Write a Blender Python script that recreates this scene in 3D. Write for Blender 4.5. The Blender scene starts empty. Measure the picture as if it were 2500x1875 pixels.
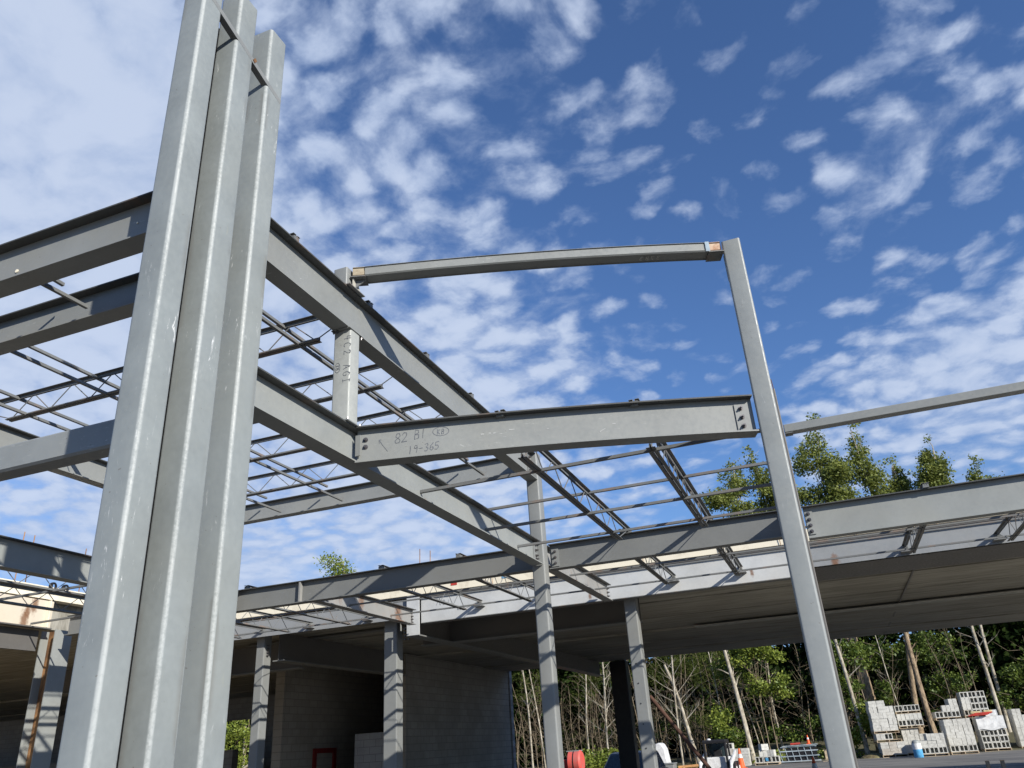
import bpy, math, random
import numpy as np
from mathutils import Vector
random.seed(7); rng = np.random.default_rng(7)
E = 1.45                       # eye height; all z below are relative to the eye and E is added when meshes are built
C = bpy.context.scene.collection
scn = bpy.context.scene

# ------------------------------------------------------------------ nodes / materials
class NT:
    def __init__(s, tree): s.t = tree; s.n = tree.nodes; s.l = tree.links
    def add(s, typ, ins=None, **kw):
        nd = s.n.new(typ)
        for k, v in kw.items(): setattr(nd, k, v)
        for k, v in (ins or {}).items():
            sock = nd.inputs[k]
            if hasattr(v, 'is_output') or isinstance(v, bpy.types.NodeSocket): s.l.new(v, sock)
            else: sock.default_value = v
        return nd
    def math(s, op, a, b=0.0, c=0.0, clamp=False):
        nd = s.n.new('ShaderNodeMath'); nd.operation = op; nd.use_clamp = clamp
        for i, v in enumerate((a, b, c)):
            if isinstance(v, bpy.types.NodeSocket): s.l.new(v, nd.inputs[i])
            else: nd.inputs[i].default_value = v
        return nd.outputs[0]
    def vmath(s, op, a, b=None, scale=None):
        nd = s.n.new('ShaderNodeVectorMath'); nd.operation = op
        for i, v in enumerate((a, b)):
            if v is None: continue
            if isinstance(v, bpy.types.NodeSocket): s.l.new(v, nd.inputs[i])
            else: nd.inputs[i].default_value = v
        if scale is not None: nd.inputs['Scale'].default_value = scale
        return nd.outputs['Value'] if op in ('DISTANCE', 'LENGTH', 'DOT_PRODUCT') else nd.outputs['Vector']
    def noise(s, vec, scale, detail=4, rough=.55, dist=0.0):
        nd = s.add('ShaderNodeTexNoise', {'Vector': vec, 'Scale': scale, 'Detail': detail, 'Roughness': rough, 'Distortion': dist})
        return nd.outputs['Fac']
    def ramp(s, f, a, b, x=0.0, y=1.0):
        nd = s.add('ShaderNodeMapRange', {'Value': f, 'From Min': a, 'From Max': b, 'To Min': x, 'To Max': y}, interpolation_type='SMOOTHSTEP')
        return nd.outputs['Result']
    def mix(s, f, a, b, blend='MIX'):
        nd = s.n.new('ShaderNodeMix'); nd.data_type = 'RGBA'; nd.blend_type = blend
        for k, v in ((0, f), (6, a), (7, b)):
            if isinstance(v, bpy.types.NodeSocket): s.l.new(v, nd.inputs[k])
            else: nd.inputs[k].default_value = (*v, 1) if hasattr(v, '__len__') and len(v) == 3 else v
        return nd.outputs[2]
def newmat(name):
    m = bpy.data.materials.new(name); m.use_nodes = True; m.node_tree.nodes.clear()
    t = NT(m.node_tree); out = t.n.new('ShaderNodeOutputMaterial'); b = t.n.new('ShaderNodeBsdfPrincipled')
    t.l.new(b.outputs[0], out.inputs[0]); return m, t, b
def col3(c): return (*c, 1)
RUST = []
def steel(name, c, var=.10, scr=.25, rough=.5, rust=(), rustn=0.0, streak=False, spec=.4, corner=0):
    m, t, b = newmat(name)
    P = t.add('ShaderNodeNewGeometry').outputs['Position']
    n1 = t.noise(P, 1.7, 5, .6); n2 = t.noise(P, 23, 3, .6)
    v = t.math('ADD', t.math('MULTIPLY', t.math('SUBTRACT', n1, .5), var * 5.0), t.math('MULTIPLY', t.math('SUBTRACT', n2, .5), var * 1.2))
    v = t.math('ADD', v, 1.0)
    colr = t.mix(1.0, c, t.add('ShaderNodeCombineXYZ', {0: v, 1: v, 2: v}).outputs[0], 'MULTIPLY')
    # broad slightly bluish / brownish tint patches of primer
    n3 = t.noise(t.vmath('ADD', P, (7, 3, 1)), .9, 3, .5)
    colr = t.mix(t.ramp(n3, .45, .7, 0, .35), colr, (c[0] * 1.06, c[1] * 1.0, c[2] * .90))
    # chalky scrapes
    mp = t.add('ShaderNodeMapping', {'Vector': P, 'Scale': (5, 5, 1.0) if streak else (1.6, 1.6, 9)}).outputs[0]
    s1 = t.noise(mp, 5, 7, .75, 1.2); s2 = t.noise(P, 1.3, 2)
    msk = t.math('MULTIPLY', t.ramp(s1, .60, .70), t.ramp(s2, .46, .62))
    colr = t.mix(t.math('MULTIPLY', msk, scr), colr, (.62, .63, .62))
    # little black/brown nicks
    s4 = t.noise(t.vmath('ADD', P, (1, 9, 4)), 38, 2, .5)
    colr = t.mix(t.math('MULTIPLY', t.ramp(s4, .73, .77), .5), colr, (.10, .075, .06))
    if rustn:
        r = t.noise(P, 3.1, 6, .7); colr = t.mix(t.math('MULTIPLY', t.ramp(r, .52, .66), rustn), colr, (.30, .14, .055))
    if corner:
        nr = t.add('ShaderNodeSeparateXYZ', {0: t.add('ShaderNodeNewGeometry').outputs['Normal']}); xy = t.math('MULTIPLY', t.math('ABSOLUTE', nr.outputs['X']), t.math('ABSOLUTE', nr.outputs['Y']))
        cm = t.math('MULTIPLY', t.ramp(xy, .12, .38), t.ramp(t.math('ADD', t.noise(t.add('ShaderNodeMapping', {'Vector': P, 'Scale': (14, 14, 16)}).outputs[0], 3, 5, .7), t.math('MULTIPLY', t.noise(P, 1.1, 2), .6)), .55, .95))
        colr = t.mix(t.math('MULTIPLY', cm, corner), colr, (.52, .54, .53))
        yl = t.noise(t.add('ShaderNodeMapping', {'Vector': t.vmath('ADD', P, (3, 3, 3)), 'Scale': (9, 9, 1.3)}).outputs[0], 2.2, 6, .7)
        colr = t.mix(t.ramp(yl, .64, .76, 0, .22), colr, (.36, .35, .26))
        wl = t.math('MULTIPLY', t.ramp(t.noise(t.add('ShaderNodeMapping', {'Vector': P, 'Scale': (1, 1, .35)}).outputs[0], 3.4, 1), .60, .64), t.ramp(xy, .02, .06)); wl = t.math('MULTIPLY', wl, t.ramp(xy, .10, .14, 1, 0))
        colr = t.mix(t.math('MULTIPLY', wl, .35), colr, (.10, .08, .06))
    for (x, y, z, rad) in rust:
        q = t.vmath('MULTIPLY', t.vmath('SUBTRACT', P, (x, y, z + E)), (1, 1, .45))
        d = t.math('ADD', t.vmath('LENGTH', q), t.math('MULTIPLY', t.math('SUBTRACT', n2, .5), rad * .9))
        colr = t.mix(t.ramp(d, rad * .25, rad, .85, 0), colr, (.17, .075, .03))
    t.l.new(colr, b.inputs['Base Color'])
    t.l.new(t.ramp(n2, .3, .7, rough - .08, rough + .12), b.inputs['Roughness'])
    b.inputs['Specular IOR Level'].default_value = spec
    bp = t.add('ShaderNodeBump', {'Height': t.math('ADD', n2, t.math('MULTIPLY', s1, .6)), 'Strength': .12, 'Distance': .004})
    t.l.new(bp.outputs[0], b.inputs['Normal'])
    return m
def plain(name, c, rough=.7, var=.15, scale=6, c2=None, bump=.2, bd=.01, stretch=(1, 1, 1), metal=0, spec=.3, trans=0, hi=.62):
    m, t, b = newmat(name)
    P = t.add('ShaderNodeNewGeometry').outputs['Position']
    mp = t.add('ShaderNodeMapping', {'Vector': P, 'Scale': stretch}).outputs[0]
    n = t.noise(mp, scale, 8, .62, .3); n2 = t.noise(P, scale * .17, 3)
    c2 = c2 or tuple(x * (1 - 2.2 * var) for x in c)
    f = t.math('ADD', t.math('MULTIPLY', n, .7), t.math('MULTIPLY', n2, .3))
    t.l.new(t.mix(t.ramp(f, .38, hi), c2, c), b.inputs['Base Color'])
    b.inputs['Roughness'].default_value = rough; b.inputs['Metallic'].default_value = metal
    b.inputs['Specular IOR Level'].default_value = spec
    if bump: t.l.new(t.add('ShaderNodeBump', {'Height': n, 'Strength': bump, 'Distance': bd}).outputs[0], b.inputs['Normal'])
    return m
def leafmat(name, a, bcol, tr=.35):
    m = bpy.data.materials.new(name); m.use_nodes = True; m.node_tree.nodes.clear(); t = NT(m.node_tree)
    out = t.n.new('ShaderNodeOutputMaterial'); g = t.add('ShaderNodeNewGeometry')
    P = g.outputs['Position']; rnd = g.outputs['Random Per Island']
    n = t.noise(P, .9, 3)
    f = t.math('ADD', t.math('MULTIPLY', rnd, .6), t.math('MULTIPLY', t.ramp(n, .35, .65), .4))
    c = t.mix(f, a, bcol)
    d = t.add('ShaderNodeBsdfDiffuse', {'Color': c}); tl = t.add('ShaderNodeBsdfTranslucent', {'Color': c})
    gl = t.add('ShaderNodeBsdfGlossy', {'Color': (.4, .45, .4, 1), 'Roughness': .5})
    m1 = t.add('ShaderNodeMixShader', {0: tr}); t.l.new(d.outputs[0], m1.inputs[1]); t.l.new(tl.outputs[0], m1.inputs[2])
    m2 = t.add('ShaderNodeMixShader', {0: .05 if tr > .25 else 0.0}); t.l.new(m1.outputs[0], m2.inputs[1]); t.l.new(gl.outputs[0], m2.inputs[2])
    t.l.new(m2.outputs[0], out.inputs[0]); return m
PR = (.238, .250, .240)
M = {}
M['steel'] = steel('primer_grey', PR, rust=[(-3.6, 7.15, 2.54, .06), (-3.6, 8.96, 2.49, .05), (-3.6, 10.08, 2.55, .06), (-3.6, 9.1, 2.8, .04)])
M['steel_lt'] = steel('primer_grey_pale', (.235, .250, .246), var=.09, scr=.55, streak=True, rough=.42)
M['tube'] = steel('tube_primer', (.218, .240, .240), var=.13, scr=1.0, streak=True, rough=.52, corner=.32)
M['flange_shade'] = steel('top_flange_shade', (.060, .062, .060), var=.15, scr=.05, rustn=.15, rough=.6)  # near-black colour stands in for the shade under the top flanges
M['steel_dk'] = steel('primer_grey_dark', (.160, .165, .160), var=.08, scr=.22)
M['steel_mid'] = steel('primer_grey_mid', (.195, .203, .198), var=.08, scr=.2, streak=True)
M['upper'] = steel('primer_grey_upper', (.210, .218, .209), var=.08, scr=.45, rough=.42)
M['far'] = steel('primer_far_beam', (.23, .24, .235), rust=[(x, 10.86, 4.0, .07) for x in (-4.44, -7.04, -8.33)] + [(-4.5, 10.86, 3.95, .04)])
M['joist'] = steel('joist_grey', (.14, .145, .143), var=.12, scr=.12, rustn=.25, rough=.55)
M['fascia'] = steel('weathered_white_beam', (.46, .47, .465), var=.12, scr=.3, rust=[(-1.0, 15.17, 2.70, .05), (-4.1, 15.17, 2.66, .05)])
M['fascia_g'] = steel('grey_fascia_beam', (.235, .245, .25), var=.08, scr=.15, rust=[(.45, 15.17, 2.69, .1)])
M['rusty'] = steel('rusty_primer', (.25, .25, .24), rust=[(-7.78, 14.3, 2.6, .2), (-7.78, 12.9, 2.7, .16), (-7.78, 12.2, 2.72, .13), (-3.6, 12.6, 2.6, .1), (-3.6, 14.2, 2.58, .1)], rustn=.1)
M['rustweb'] = plain('rust_orange', (.36, .19, .08), .8, c2=(.10, .05, .025), scale=4, stretch=(1, 1, .5))
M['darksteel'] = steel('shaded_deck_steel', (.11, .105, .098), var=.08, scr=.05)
M['bolt'] = plain('bolt_zinc', (.16, .15, .15), .35, metal=.6, bump=0)
M['pen'] = plain('black_marker', (.125, .135, .155), .6, bump=0)
M['chalk'] = plain('chalk_white', (.45, .46, .45), .8, bump=0)
M['cream'] = plain('cream_slab_edge', (.72, .66, .52), .85, scale=3, c2=(.60, .54, .42), bump=.4, hi=.5)
M['creambeam'] = steel('cream_beam', (.56, .50, .40), var=.07, scr=.1, rust=[(-13.53, 10.62, 2.70, .12), (-13.53, 10.66, 2.86, .08), (-13.53, 10.78, 2.98, .10)])
M['strip'] = plain('girder_paint', (.46, .45, .40), .7)
M['floor'] = plain('pale_bounce_concrete', (.48, .45, .39), .9)  # pale tone for the unseen slab that bounces light upward
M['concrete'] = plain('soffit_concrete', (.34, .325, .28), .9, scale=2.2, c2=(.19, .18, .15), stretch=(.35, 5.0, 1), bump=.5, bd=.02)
M['asphalt'] = None
M['wood'] = plain('pallet_wood', (.50, .40, .27), .85, scale=8, c2=(.33, .25, .17))
M['lumber'] = plain('fresh_lumber', (.55, .30, .12), .8, scale=8, c2=(.40, .21, .09))
M['orange'] = plain('cone_orange', (.80, .13, .03), .55, scale=9, c2=(.62, .10, .03), bump=.05)
M['whiteplas'] = plain('white_plastic', (.70, .70, .68), .45, scale=5, c2=(.50, .50, .49), bump=.5, bd=.03)
M['blue'] = plain('blue_plastic', (.10, .36, .62), .45, scale=5)
M['red'] = plain('red_paint', (.48, .05, .035), .6, scale=5, c2=(.32, .04, .03))
M['redframe'] = plain('red_door_frame', (.20, .018, .018), .6, bump=0)
M['black'] = plain('black_paint', (.02, .02, .022), .4, bump=0)
M['glass'] = plain('dark_glass', (.03, .045, .05), .08, bump=0, spec=.8)
M['carpaint'] = plain('blue_grey_car', (.055, .075, .11), .25, scale=2, bump=0, spec=.7)
M['birch'] = plain('birch_bark', (.44, .40, .32), .85, scale=7, c2=(.20, .17, .12), stretch=(1, 1, .6))
M['bark'] = plain('brown_bark', (.34, .255, .165), .9, scale=6, c2=(.12, .088, .055), stretch=(2, 2, .7), bump=.9, bd=.05)
M['twig'] = plain('twig_brown', (.24, .19, .125), .9, scale=5, c2=(.13, .10, .065), bump=0)
M['leafA'] = leafmat('aspen_leaves', (.07, .10, .02), (.30, .33, .08), .45)
M['leafB'] = leafmat('broad_leaves', (.028, .060, .010), (.17, .22, .04))
M['leafC'] = leafmat('yellow_green_leaves', (.10, .15, .02), (.30, .34, .06))
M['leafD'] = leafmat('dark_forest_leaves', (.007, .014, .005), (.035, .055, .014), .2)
M['needle'] = leafmat('needle_foliage', (.035, .055, .016), (.13, .15, .04), .25)
def brickmat(name, c1, c2, mortar, w=.4, h=.2, axis='X', mw=.010):
    m, t, b = newmat(name); P = t.add('ShaderNodeNewGeometry').outputs['Position']
    sp = t.add('ShaderNodeSeparateXYZ', {0: P}); v = t.add('ShaderNodeCombineXYZ', {0: sp.outputs['Y' if axis == 'X' else 'X'], 1: sp.outputs['Z']}).outputs[0]
    br = t.add('ShaderNodeTexBrick', {'Vector': v, 'Color1': col3(c1), 'Color2': col3(c2), 'Mortar': col3(mortar), 'Scale': 1.0, 'Mortar Size': mw, 'Brick Width': w, 'Row Height': h, 'Bias': 0.0})
    n = t.noise(P, 1.1, 5, .6); n2 = t.noise(P, 30, 3)
    c = t.mix(t.ramp(n, .4, .65, 0, .45), br.outputs['Color'], tuple(x * .55 for x in c1))
    c = t.mix(t.ramp(n2, .35, .65, 0, .2), c, tuple(x * .7 for x in c1))
    t.l.new(c, b.inputs['Base Color']); b.inputs['Roughness'].default_value = .95
    t.l.new(t.add('ShaderNodeBump', {'Height': t.math('ADD', t.math('MULTIPLY', br.outputs['Fac'], -.6), n2), 'Strength': .5, 'Distance': .01}).outputs[0], b.inputs['Normal'])
    return m
M['cmu'] = brickmat('block_wall', (.33, .31, .27), (.28, .265, .235), (.20, .19, .175))
M['cmuY'] = brickmat('block_wall_front', (.36, .37, .38), (.31, .32, .33), (.22, .22, .22), axis='Y')
M['block'] = plain('concrete_block', (.55, .54, .49), .95, scale=9, c2=(.40, .39, .35), bump=.5, bd=.01)
M['block2'] = plain('concrete_block_tan', (.50, .47, .41), .95, scale=9, c2=(.37, .34, .29), bump=.5, bd=.01)

# ------------------------------------------------------------------ mesh builder
class MB:
    def __init__(s): s.v = []; s.f = []
    def obox(s, c, a, b, n):        # centre + three half-vectors
        c, a, b, n = map(Vector, (c, a, b, n)); i = len(s.v)
        for k in (-1, 1):
            for j in (-1, 1):
                for l in (-1, 1): s.v.append(c + a * l + b * j + n * k)
        for q in ((0, 2, 3, 1), (4, 5, 7, 6), (0, 1, 5, 4), (2, 6, 7, 3), (0, 4, 6, 2), (1, 3, 7, 5)): s.f.append([i + x for x in q])
        return s
    def box(s, x0, y0, z0, x1, y1, z1):
        return s.obox(((x0 + x1) / 2, (y0 + y1) / 2, (z0 + z1) / 2), ((x1 - x0) / 2, 0, 0), (0, (y1 - y0) / 2, 0), (0, 0, (z1 - z0) / 2))
    def bar(s, p, q, w, h, up=(0, 0, 1)):
        p, q = Vector(p), Vector(q); d = q - p; L = d.length; d.normalize(); u = Vector(up)
        a = d.cross(u)
        if a.length < 1e-4: a = d.cross(Vector((0, 1, 0)))
        a.normalize(); u = a.cross(d).normalized()
        return s.obox((p + q) / 2, d * (L / 2), a * (w / 2), u * (h / 2))
    def ring(s, pts): i = len(s.v); s.v += [Vector(p) for p in pts]; return list(range(i, i + len(pts)))
    def loft(s, rings, close0=True, close1=True):
        ids = [s.ring(r) for r in rings]; n = len(ids[0])
        for a, b in zip(ids, ids[1:]):
            for k in range(n): s.f.append([a[k], a[(k + 1) % n], b[(k + 1) % n], b[k]])
        if close0: s.f.append(ids[0][::-1])
        if close1: s.f.append(ids[-1])
        return s
    def tube(s, path, rad, n=8):
        path = [Vector(p) for p in path]
        if not hasattr(rad, '__len__'): rad = [rad] * len(path)
        rings = []
        d0 = (path[1] - path[0]).normalized(); a = d0.orthogonal().normalized()
        for k, p in enumerate(path):
            d = (path[min(k + 1, len(path) - 1)] - path[max(k - 1, 0)]).normalized()
            a = (a - d * a.dot(d)).normalized(); b = d.cross(a)
            rings.append([p + (a * math.cos(6.28318 * j / n) + b * math.sin(6.28318 * j / n)) * rad[k] for j in range(n)])
        return s.loft(rings)
    def lathe(s, c, prof, n=20):
        c = Vector(c); return s.loft([[c + Vector((r * math.cos(6.28318 * j / n), r * math.sin(6.28318 * j / n), z)) for j in range(n)] for r, z in prof])
    def prism(s, pts, off):
        off = Vector(off); a = [Vector(p) for p in pts]; return s.loft([a, [p + off for p in a]])
    def build(s, name, m, parent=None, smooth=False, bevel=0):
        o0 = Vector(parent['_w']) if parent is not None and '_w' in parent else (Vector(parent.location) if parent is not None else Vector((0, 0, 0)))
        me = bpy.data.meshes.new(name)
        me.from_pydata([(v.x - o0.x, v.y - o0.y, v.z + E - o0.z) for v in s.v], [], s.f)
        me.materials.append(m); o = bpy.data.objects.new(name, me); C.objects.link(o)
        if parent is not None: o.parent = parent; WP[o.name] = o0; 
        if smooth:
            for p in me.polygons: p.use_smooth = True
            try: me.set_sharp_from_angle(angle=math.radians(40))
            except Exception: pass
        import bmesh
        bm = bmesh.new(); bm.from_mesh(me); bmesh.ops.recalc_face_normals(bm, faces=bm.faces); bm.to_mesh(me); bm.free()
        if bevel:
            md = o.modifiers.new('bevel', 'BEVEL'); md.width = bevel; md.segments = 2; md.limit_method = 'ANGLE'
        return o
WP = {}
def sub(mb, name, m, part, **k):      # a sub-part: its parent is a part mesh sitting at the thing's origin
    o0 = WP[part.name]; part['_w'] = tuple(o0); r = mb.build(name, m, part, **k); del part['_w']; return r
def thing(name, label, cat, loc, group=None, z_is_eye=True):
    o = bpy.data.objects.new(name, None); C.objects.link(o)
    o.location = (loc[0], loc[1], loc[2] + (E if z_is_eye else 0)); o.empty_display_size = .2
    o['label'] = label; o['category'] = cat
    if group: o['group'] = group
    return o
def tag(o, label, cat, group=None, kind=None):
    if label: o['label'] = label
    if cat: o['category'] = cat
    if group: o['group'] = group
    if kind: o['kind'] = kind
    return o
def kidcopy(root, loc, label=None, group=None):
    r = root.copy(); C.objects.link(r); r.location = loc
    if label: r['label'] = label
    if group: r['group'] = group
    for ch in list(root.children):
        c = ch.copy(); C.objects.link(c); c.parent = r
        for g in list(ch.children): d = g.copy(); C.objects.link(d); d.parent = c
    return r

# ------------------------------------------------------------------ camera
R_ = Vector((0.9303353722917501, 0.3618953637422607, -0.059227027315471754)); U_ = Vector((0.20355368594076473, -0.37528891586689167, 0.9042809997823584)); F_ = Vector((-0.30502785447020964, 0.853340480306255, 0.4228096884746029))
cam = bpy.data.cameras.new('camera'); co = bpy.data.objects.new('camera', cam); C.objects.link(co); scn.camera = co
from mathutils import Matrix
mt = Matrix((R_, U_, -F_)).transposed().to_4x4(); mt.translation = Vector((0, 0, E)); co.matrix_world = mt
cam.sensor_fit = 'HORIZONTAL'; cam.sensor_width = 36; cam.lens = 1915.65 / 2500 * 36; cam.clip_end = 3000; cam.clip_start = .05

# ------------------------------------------------------------------ light and sky
Ld = Vector((-1, .64, -.56)).normalized()
sun = bpy.data.lights.new('sun', 'SUN'); sun.energy = 4.0; sun.angle = math.radians(.5); sun.color = (1, .95, .87)
so = bpy.data.objects.new('sun', sun); C.objects.link(so); so.rotation_euler = Ld.to_track_quat('-Z', 'Y').to_euler(); so.location = (20, -20, 20)
w = bpy.data.worlds.new('World'); scn.world = w; w.use_nodes = True; w.node_tree.nodes.clear(); t = NT(w.node_tree)
wo = t.n.new('ShaderNodeOutputWorld'); bg = t.n.new('ShaderNodeBackground'); t.l.new(bg.outputs[0], wo.inputs[0])
sky = t.add('ShaderNodeTexSky', sky_type='NISHITA'); sky.sun_disc = False
sky.sun_elevation = math.asin(-Ld.z); sky.sun_rotation = math.atan2(-Ld.x, -Ld.y); sky.air_density = 1.0; sky.dust_density = .4; sky.ozone_density = 2.0
G = t.add('ShaderNodeTexCoord').outputs['Generated']; sp = t.add('ShaderNodeSeparateXYZ', {0: G})
zz = t.math('ADD', t.math('MAXIMUM', sp.outputs['Z'], .0), .20)
P2 = t.add('ShaderNodeCombineXYZ', {0: t.math('DIVIDE', sp.outputs['X'], zz), 1: t.math('DIVIDE', sp.outputs['Y'], zz), 2: 0.0}).outputs[0]
def blob(d, r0, r1, a): return t.ramp(t.vmath('DISTANCE', G, Vector(d).normalized()), r0, r1, a, 0.0)
cov = .0
for b_ in [((-.70, .44, .56), .12, .34, .42), ((-.70, .46, .54), .15, .46, .60), ((-.38, .58, .71), .05, .38, .15), ((-.12, .70, .70), .02, .22, .10), ((-.62, .74, .26), .05, .40, .48), ((.15, .81, .565), .01, .08, .26), ((.33, .87, .40), .04, .14, .24), ((.25, .85, .47), .02, .10, -.20), ((-.63, .30, .72), .10, .36, .40), ((-.40, .70, .58), .08, .42, .24), ((-.35, .82, .44), .06, .28, .24), ((-.30, .62, .74), .05, .24, .18),
           ((.18, .80, .58), .02, .20, .27), ((.28, .77, .58), .02, .20, .16), ((.28, .90, .36), .05, .17, .46), ((.18, .925, .335), .04, .14, .34), ((.06, .95, .31), .03, .12, .22), ((.12, .93, .34), .03, .18, .30), ((-.60, .76, .27), .10, .42, .30), ((-.30, .90, .30), .06, .30, .42),
           ((.02, .74, .67), .04, .14, -.10), ((-.02, .87, .50), .04, .16, -.12), ((-.52, .55, .70), .02, .09, -.10), ((.28, .71, .66), .04, .14, .10)]:
    cov = t.math('ADD', cov, blob(*b_))
wv = t.add('ShaderNodeTexNoise', {'Vector': P2, 'Scale': 3.0, 'Detail': 3}).outputs['Color']
wv2 = t.add('ShaderNodeTexNoise', {'Vector': P2, 'Scale': 14.0, 'Detail': 4, 'Roughness': .6}).outputs['Color']
P3 = t.vmath('ADD', P2, t.vmath('SCALE', t.vmath('SUBTRACT', wv, (.5, .5, .5)), scale=.16))
P4 = t.vmath('ADD', P3, t.vmath('SCALE', t.vmath('SUBTRACT', wv2, (.5, .5, .5)), scale=.075))
P4 = t.add('ShaderNodeMapping', {'Vector': P4, 'Rotation': (0, 0, .1), 'Scale': (.86, 1.0, 1)}).outputs[0]
vor = t.add('ShaderNodeTexVoronoi', {'Vector': P4, 'Scale': 14.5, 'Smoothness': .45, 'Randomness': .95}, feature='SMOOTH_F1', voronoi_dimensions='2D').outputs['Distance']
cell = t.ramp(vor, .10, .62, 1, 0)
puff = t.noise(P3, 12.5, 8, .58, .1)
big = t.noise(P3, 2.1, 5, .55)
fine = t.noise(P4, 22, 5, .6)
d0 = t.math('ADD', t.math('ADD', t.math('MULTIPLY', puff, .72), t.math('MULTIPLY', cell, .24)), t.math('ADD', t.math('MULTIPLY', big, .30), t.math('MULTIPLY', fine, .14)))
lown = t.noise(t.add('ShaderNodeMapping', {'Vector': G, 'Scale': (1, 1, 2.3)}).outputs[0], 4.6, 8, .58, .3)
lowm = t.ramp(sp.outputs['Z'], .15, .36, 1, 0)
d0 = t.math('ADD', t.math('MULTIPLY', d0, t.math('SUBTRACT', 1.0, t.math('MULTIPLY', lowm, .62))), t.math('MULTIPLY', t.math('MULTIPLY', lown, 1.22), t.math('MULTIPLY', lowm, .62)))
dens = t.math('ADD', d0, t.math('MULTIPLY', cov, .46))
dens = t.ramp(dens, .705, 1.13)
dens = t.math('MULTIPLY', t.math('POWER', dens, .9), .92)
shade = t.ramp(t.math('ADD', t.math('ADD', t.math('MULTIPLY', puff, .5), t.math('MULTIPLY', cell, .09)), t.math('ADD', t.math('MULTIPLY', big, .35), t.math('MULTIPLY', cov, .12))), .40, .70)
EXPO = .75; k = 1 / 2 ** EXPO
ccol = t.mix(shade, (.40 * k, .51 * k, .74 * k), (.60 * k, .69 * k, .87 * k))
nis = t.mix(1.0, sky.outputs[0], (.050, .066, .091), 'MULTIPLY')
nis = t.mix(t.ramp(sp.outputs['Z'], .02, .34, .80, 0), nis, (.20 * k, .36 * k, .66 * k))
skyc = t.mix(dens, nis, ccol)
t.l.new(skyc, bg.inputs[0]); bg.inputs[1].default_value = 1.0
scn.view_settings.view_transform = 'Standard'; scn.view_settings.look = 'None'; scn.view_settings.exposure = EXPO; scn.view_settings.gamma = 1
scn.render.engine = 'CYCLES'; scn.cycles.max_bounces = 6; scn.cycles.use_denoising = True

# ------------------------------------------------------------------ ground
def gz(x, y):
    s = min(1, max(0, (-5.2 - x) / 2.2)); s = s * s * (3 - 2 * s)
    r = min(1, max(0, (y - 49) / 8)); r = r * r * (3 - 2 * r)
    return -1.45 - .6 * s + r * .9
def build_ground():
    xs = np.concatenate([[-600, -200, -90], np.linspace(-60, 40, 101), [90, 200, 600]]); ys = np.concatenate([[-300, -60], np.linspace(-10, 80, 91), [150, 400, 900]])
    V = [(x, y, gz(x, y) + E) for y in ys for x in xs]; nx = len(xs)
    Fc = [(j * nx + i, j * nx + i + 1, (j + 1) * nx + i + 1, (j + 1) * nx + i) for j in range(len(ys) - 1) for i in range(nx - 1)]
    me = bpy.data.meshes.new('ground'); me.from_pydata(V, [], Fc); o = bpy.data.objects.new('ground', me); C.objects.link(o); o['kind'] = 'structure'
    m, t, b = newmat('ground_asphalt_and_dirt'); P = t.add('ShaderNodeNewGeometry').outputs['Position']; sp = t.add('ShaderNodeSeparateXYZ', {0: P})
    n = t.noise(P, .5, 4); n2 = t.noise(P, 25, 6, .7); n3 = t.noise(t.add('ShaderNodeMapping', {'Vector': P, 'Scale': (.25, 1, 1)}).outputs[0], 1.1, 4)
    asph = t.mix(t.ramp(n3, .4, .6), (.10, .096, .088), (.17, .16, .142)); asph = t.mix(t.ramp(n2, .5, .75, 0, .5), asph, (.16, .155, .145))
    dirt = t.mix(t.ramp(n, .4, .6), (.46, .36, .22), (.32, .24, .14))
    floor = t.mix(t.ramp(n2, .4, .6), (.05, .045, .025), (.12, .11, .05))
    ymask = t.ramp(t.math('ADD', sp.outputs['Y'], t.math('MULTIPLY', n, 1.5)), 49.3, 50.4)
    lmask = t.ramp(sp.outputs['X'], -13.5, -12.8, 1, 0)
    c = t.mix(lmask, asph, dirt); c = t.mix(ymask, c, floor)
    t.l.new(c, b.inputs['Base Color']); b.inputs['Roughness'].default_value = .9
    t.l.new(t.add('ShaderNodeBump', {'Height': n2, 'Strength': .5, 'Distance': .02}).outputs[0], b.inputs['Normal'])
    me.materials.append(m)
build_ground()
mb = MB()     # wooded rise behind the trees, near-black to carry the wood's deep shade
xs = np.linspace(-110, 80, 60); rows = []
for (y, h) in ((66, -1.0), (74, 3.5), (86, 7.0), (110, 9.0), (160, 9.0), (220, -1)):
    rows.append([(x, y + 2 * math.sin(x * .2), h + .8 * math.sin(x * .31 + y)) for x in xs])
ids = [mb.ring(r) for r in rows]
for a, b in zip(ids, ids[1:]):
    for k_ in range(len(xs) - 1): mb.f.append([a[k_], a[k_ + 1], b[k_ + 1], b[k_]])
o = mb.build('hill', plain('hill_forest_shade', (.012, .013, .007), .95, scale=2, c2=(.004, .005, .003), spec=0)); o['kind'] = 'structure'

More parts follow.
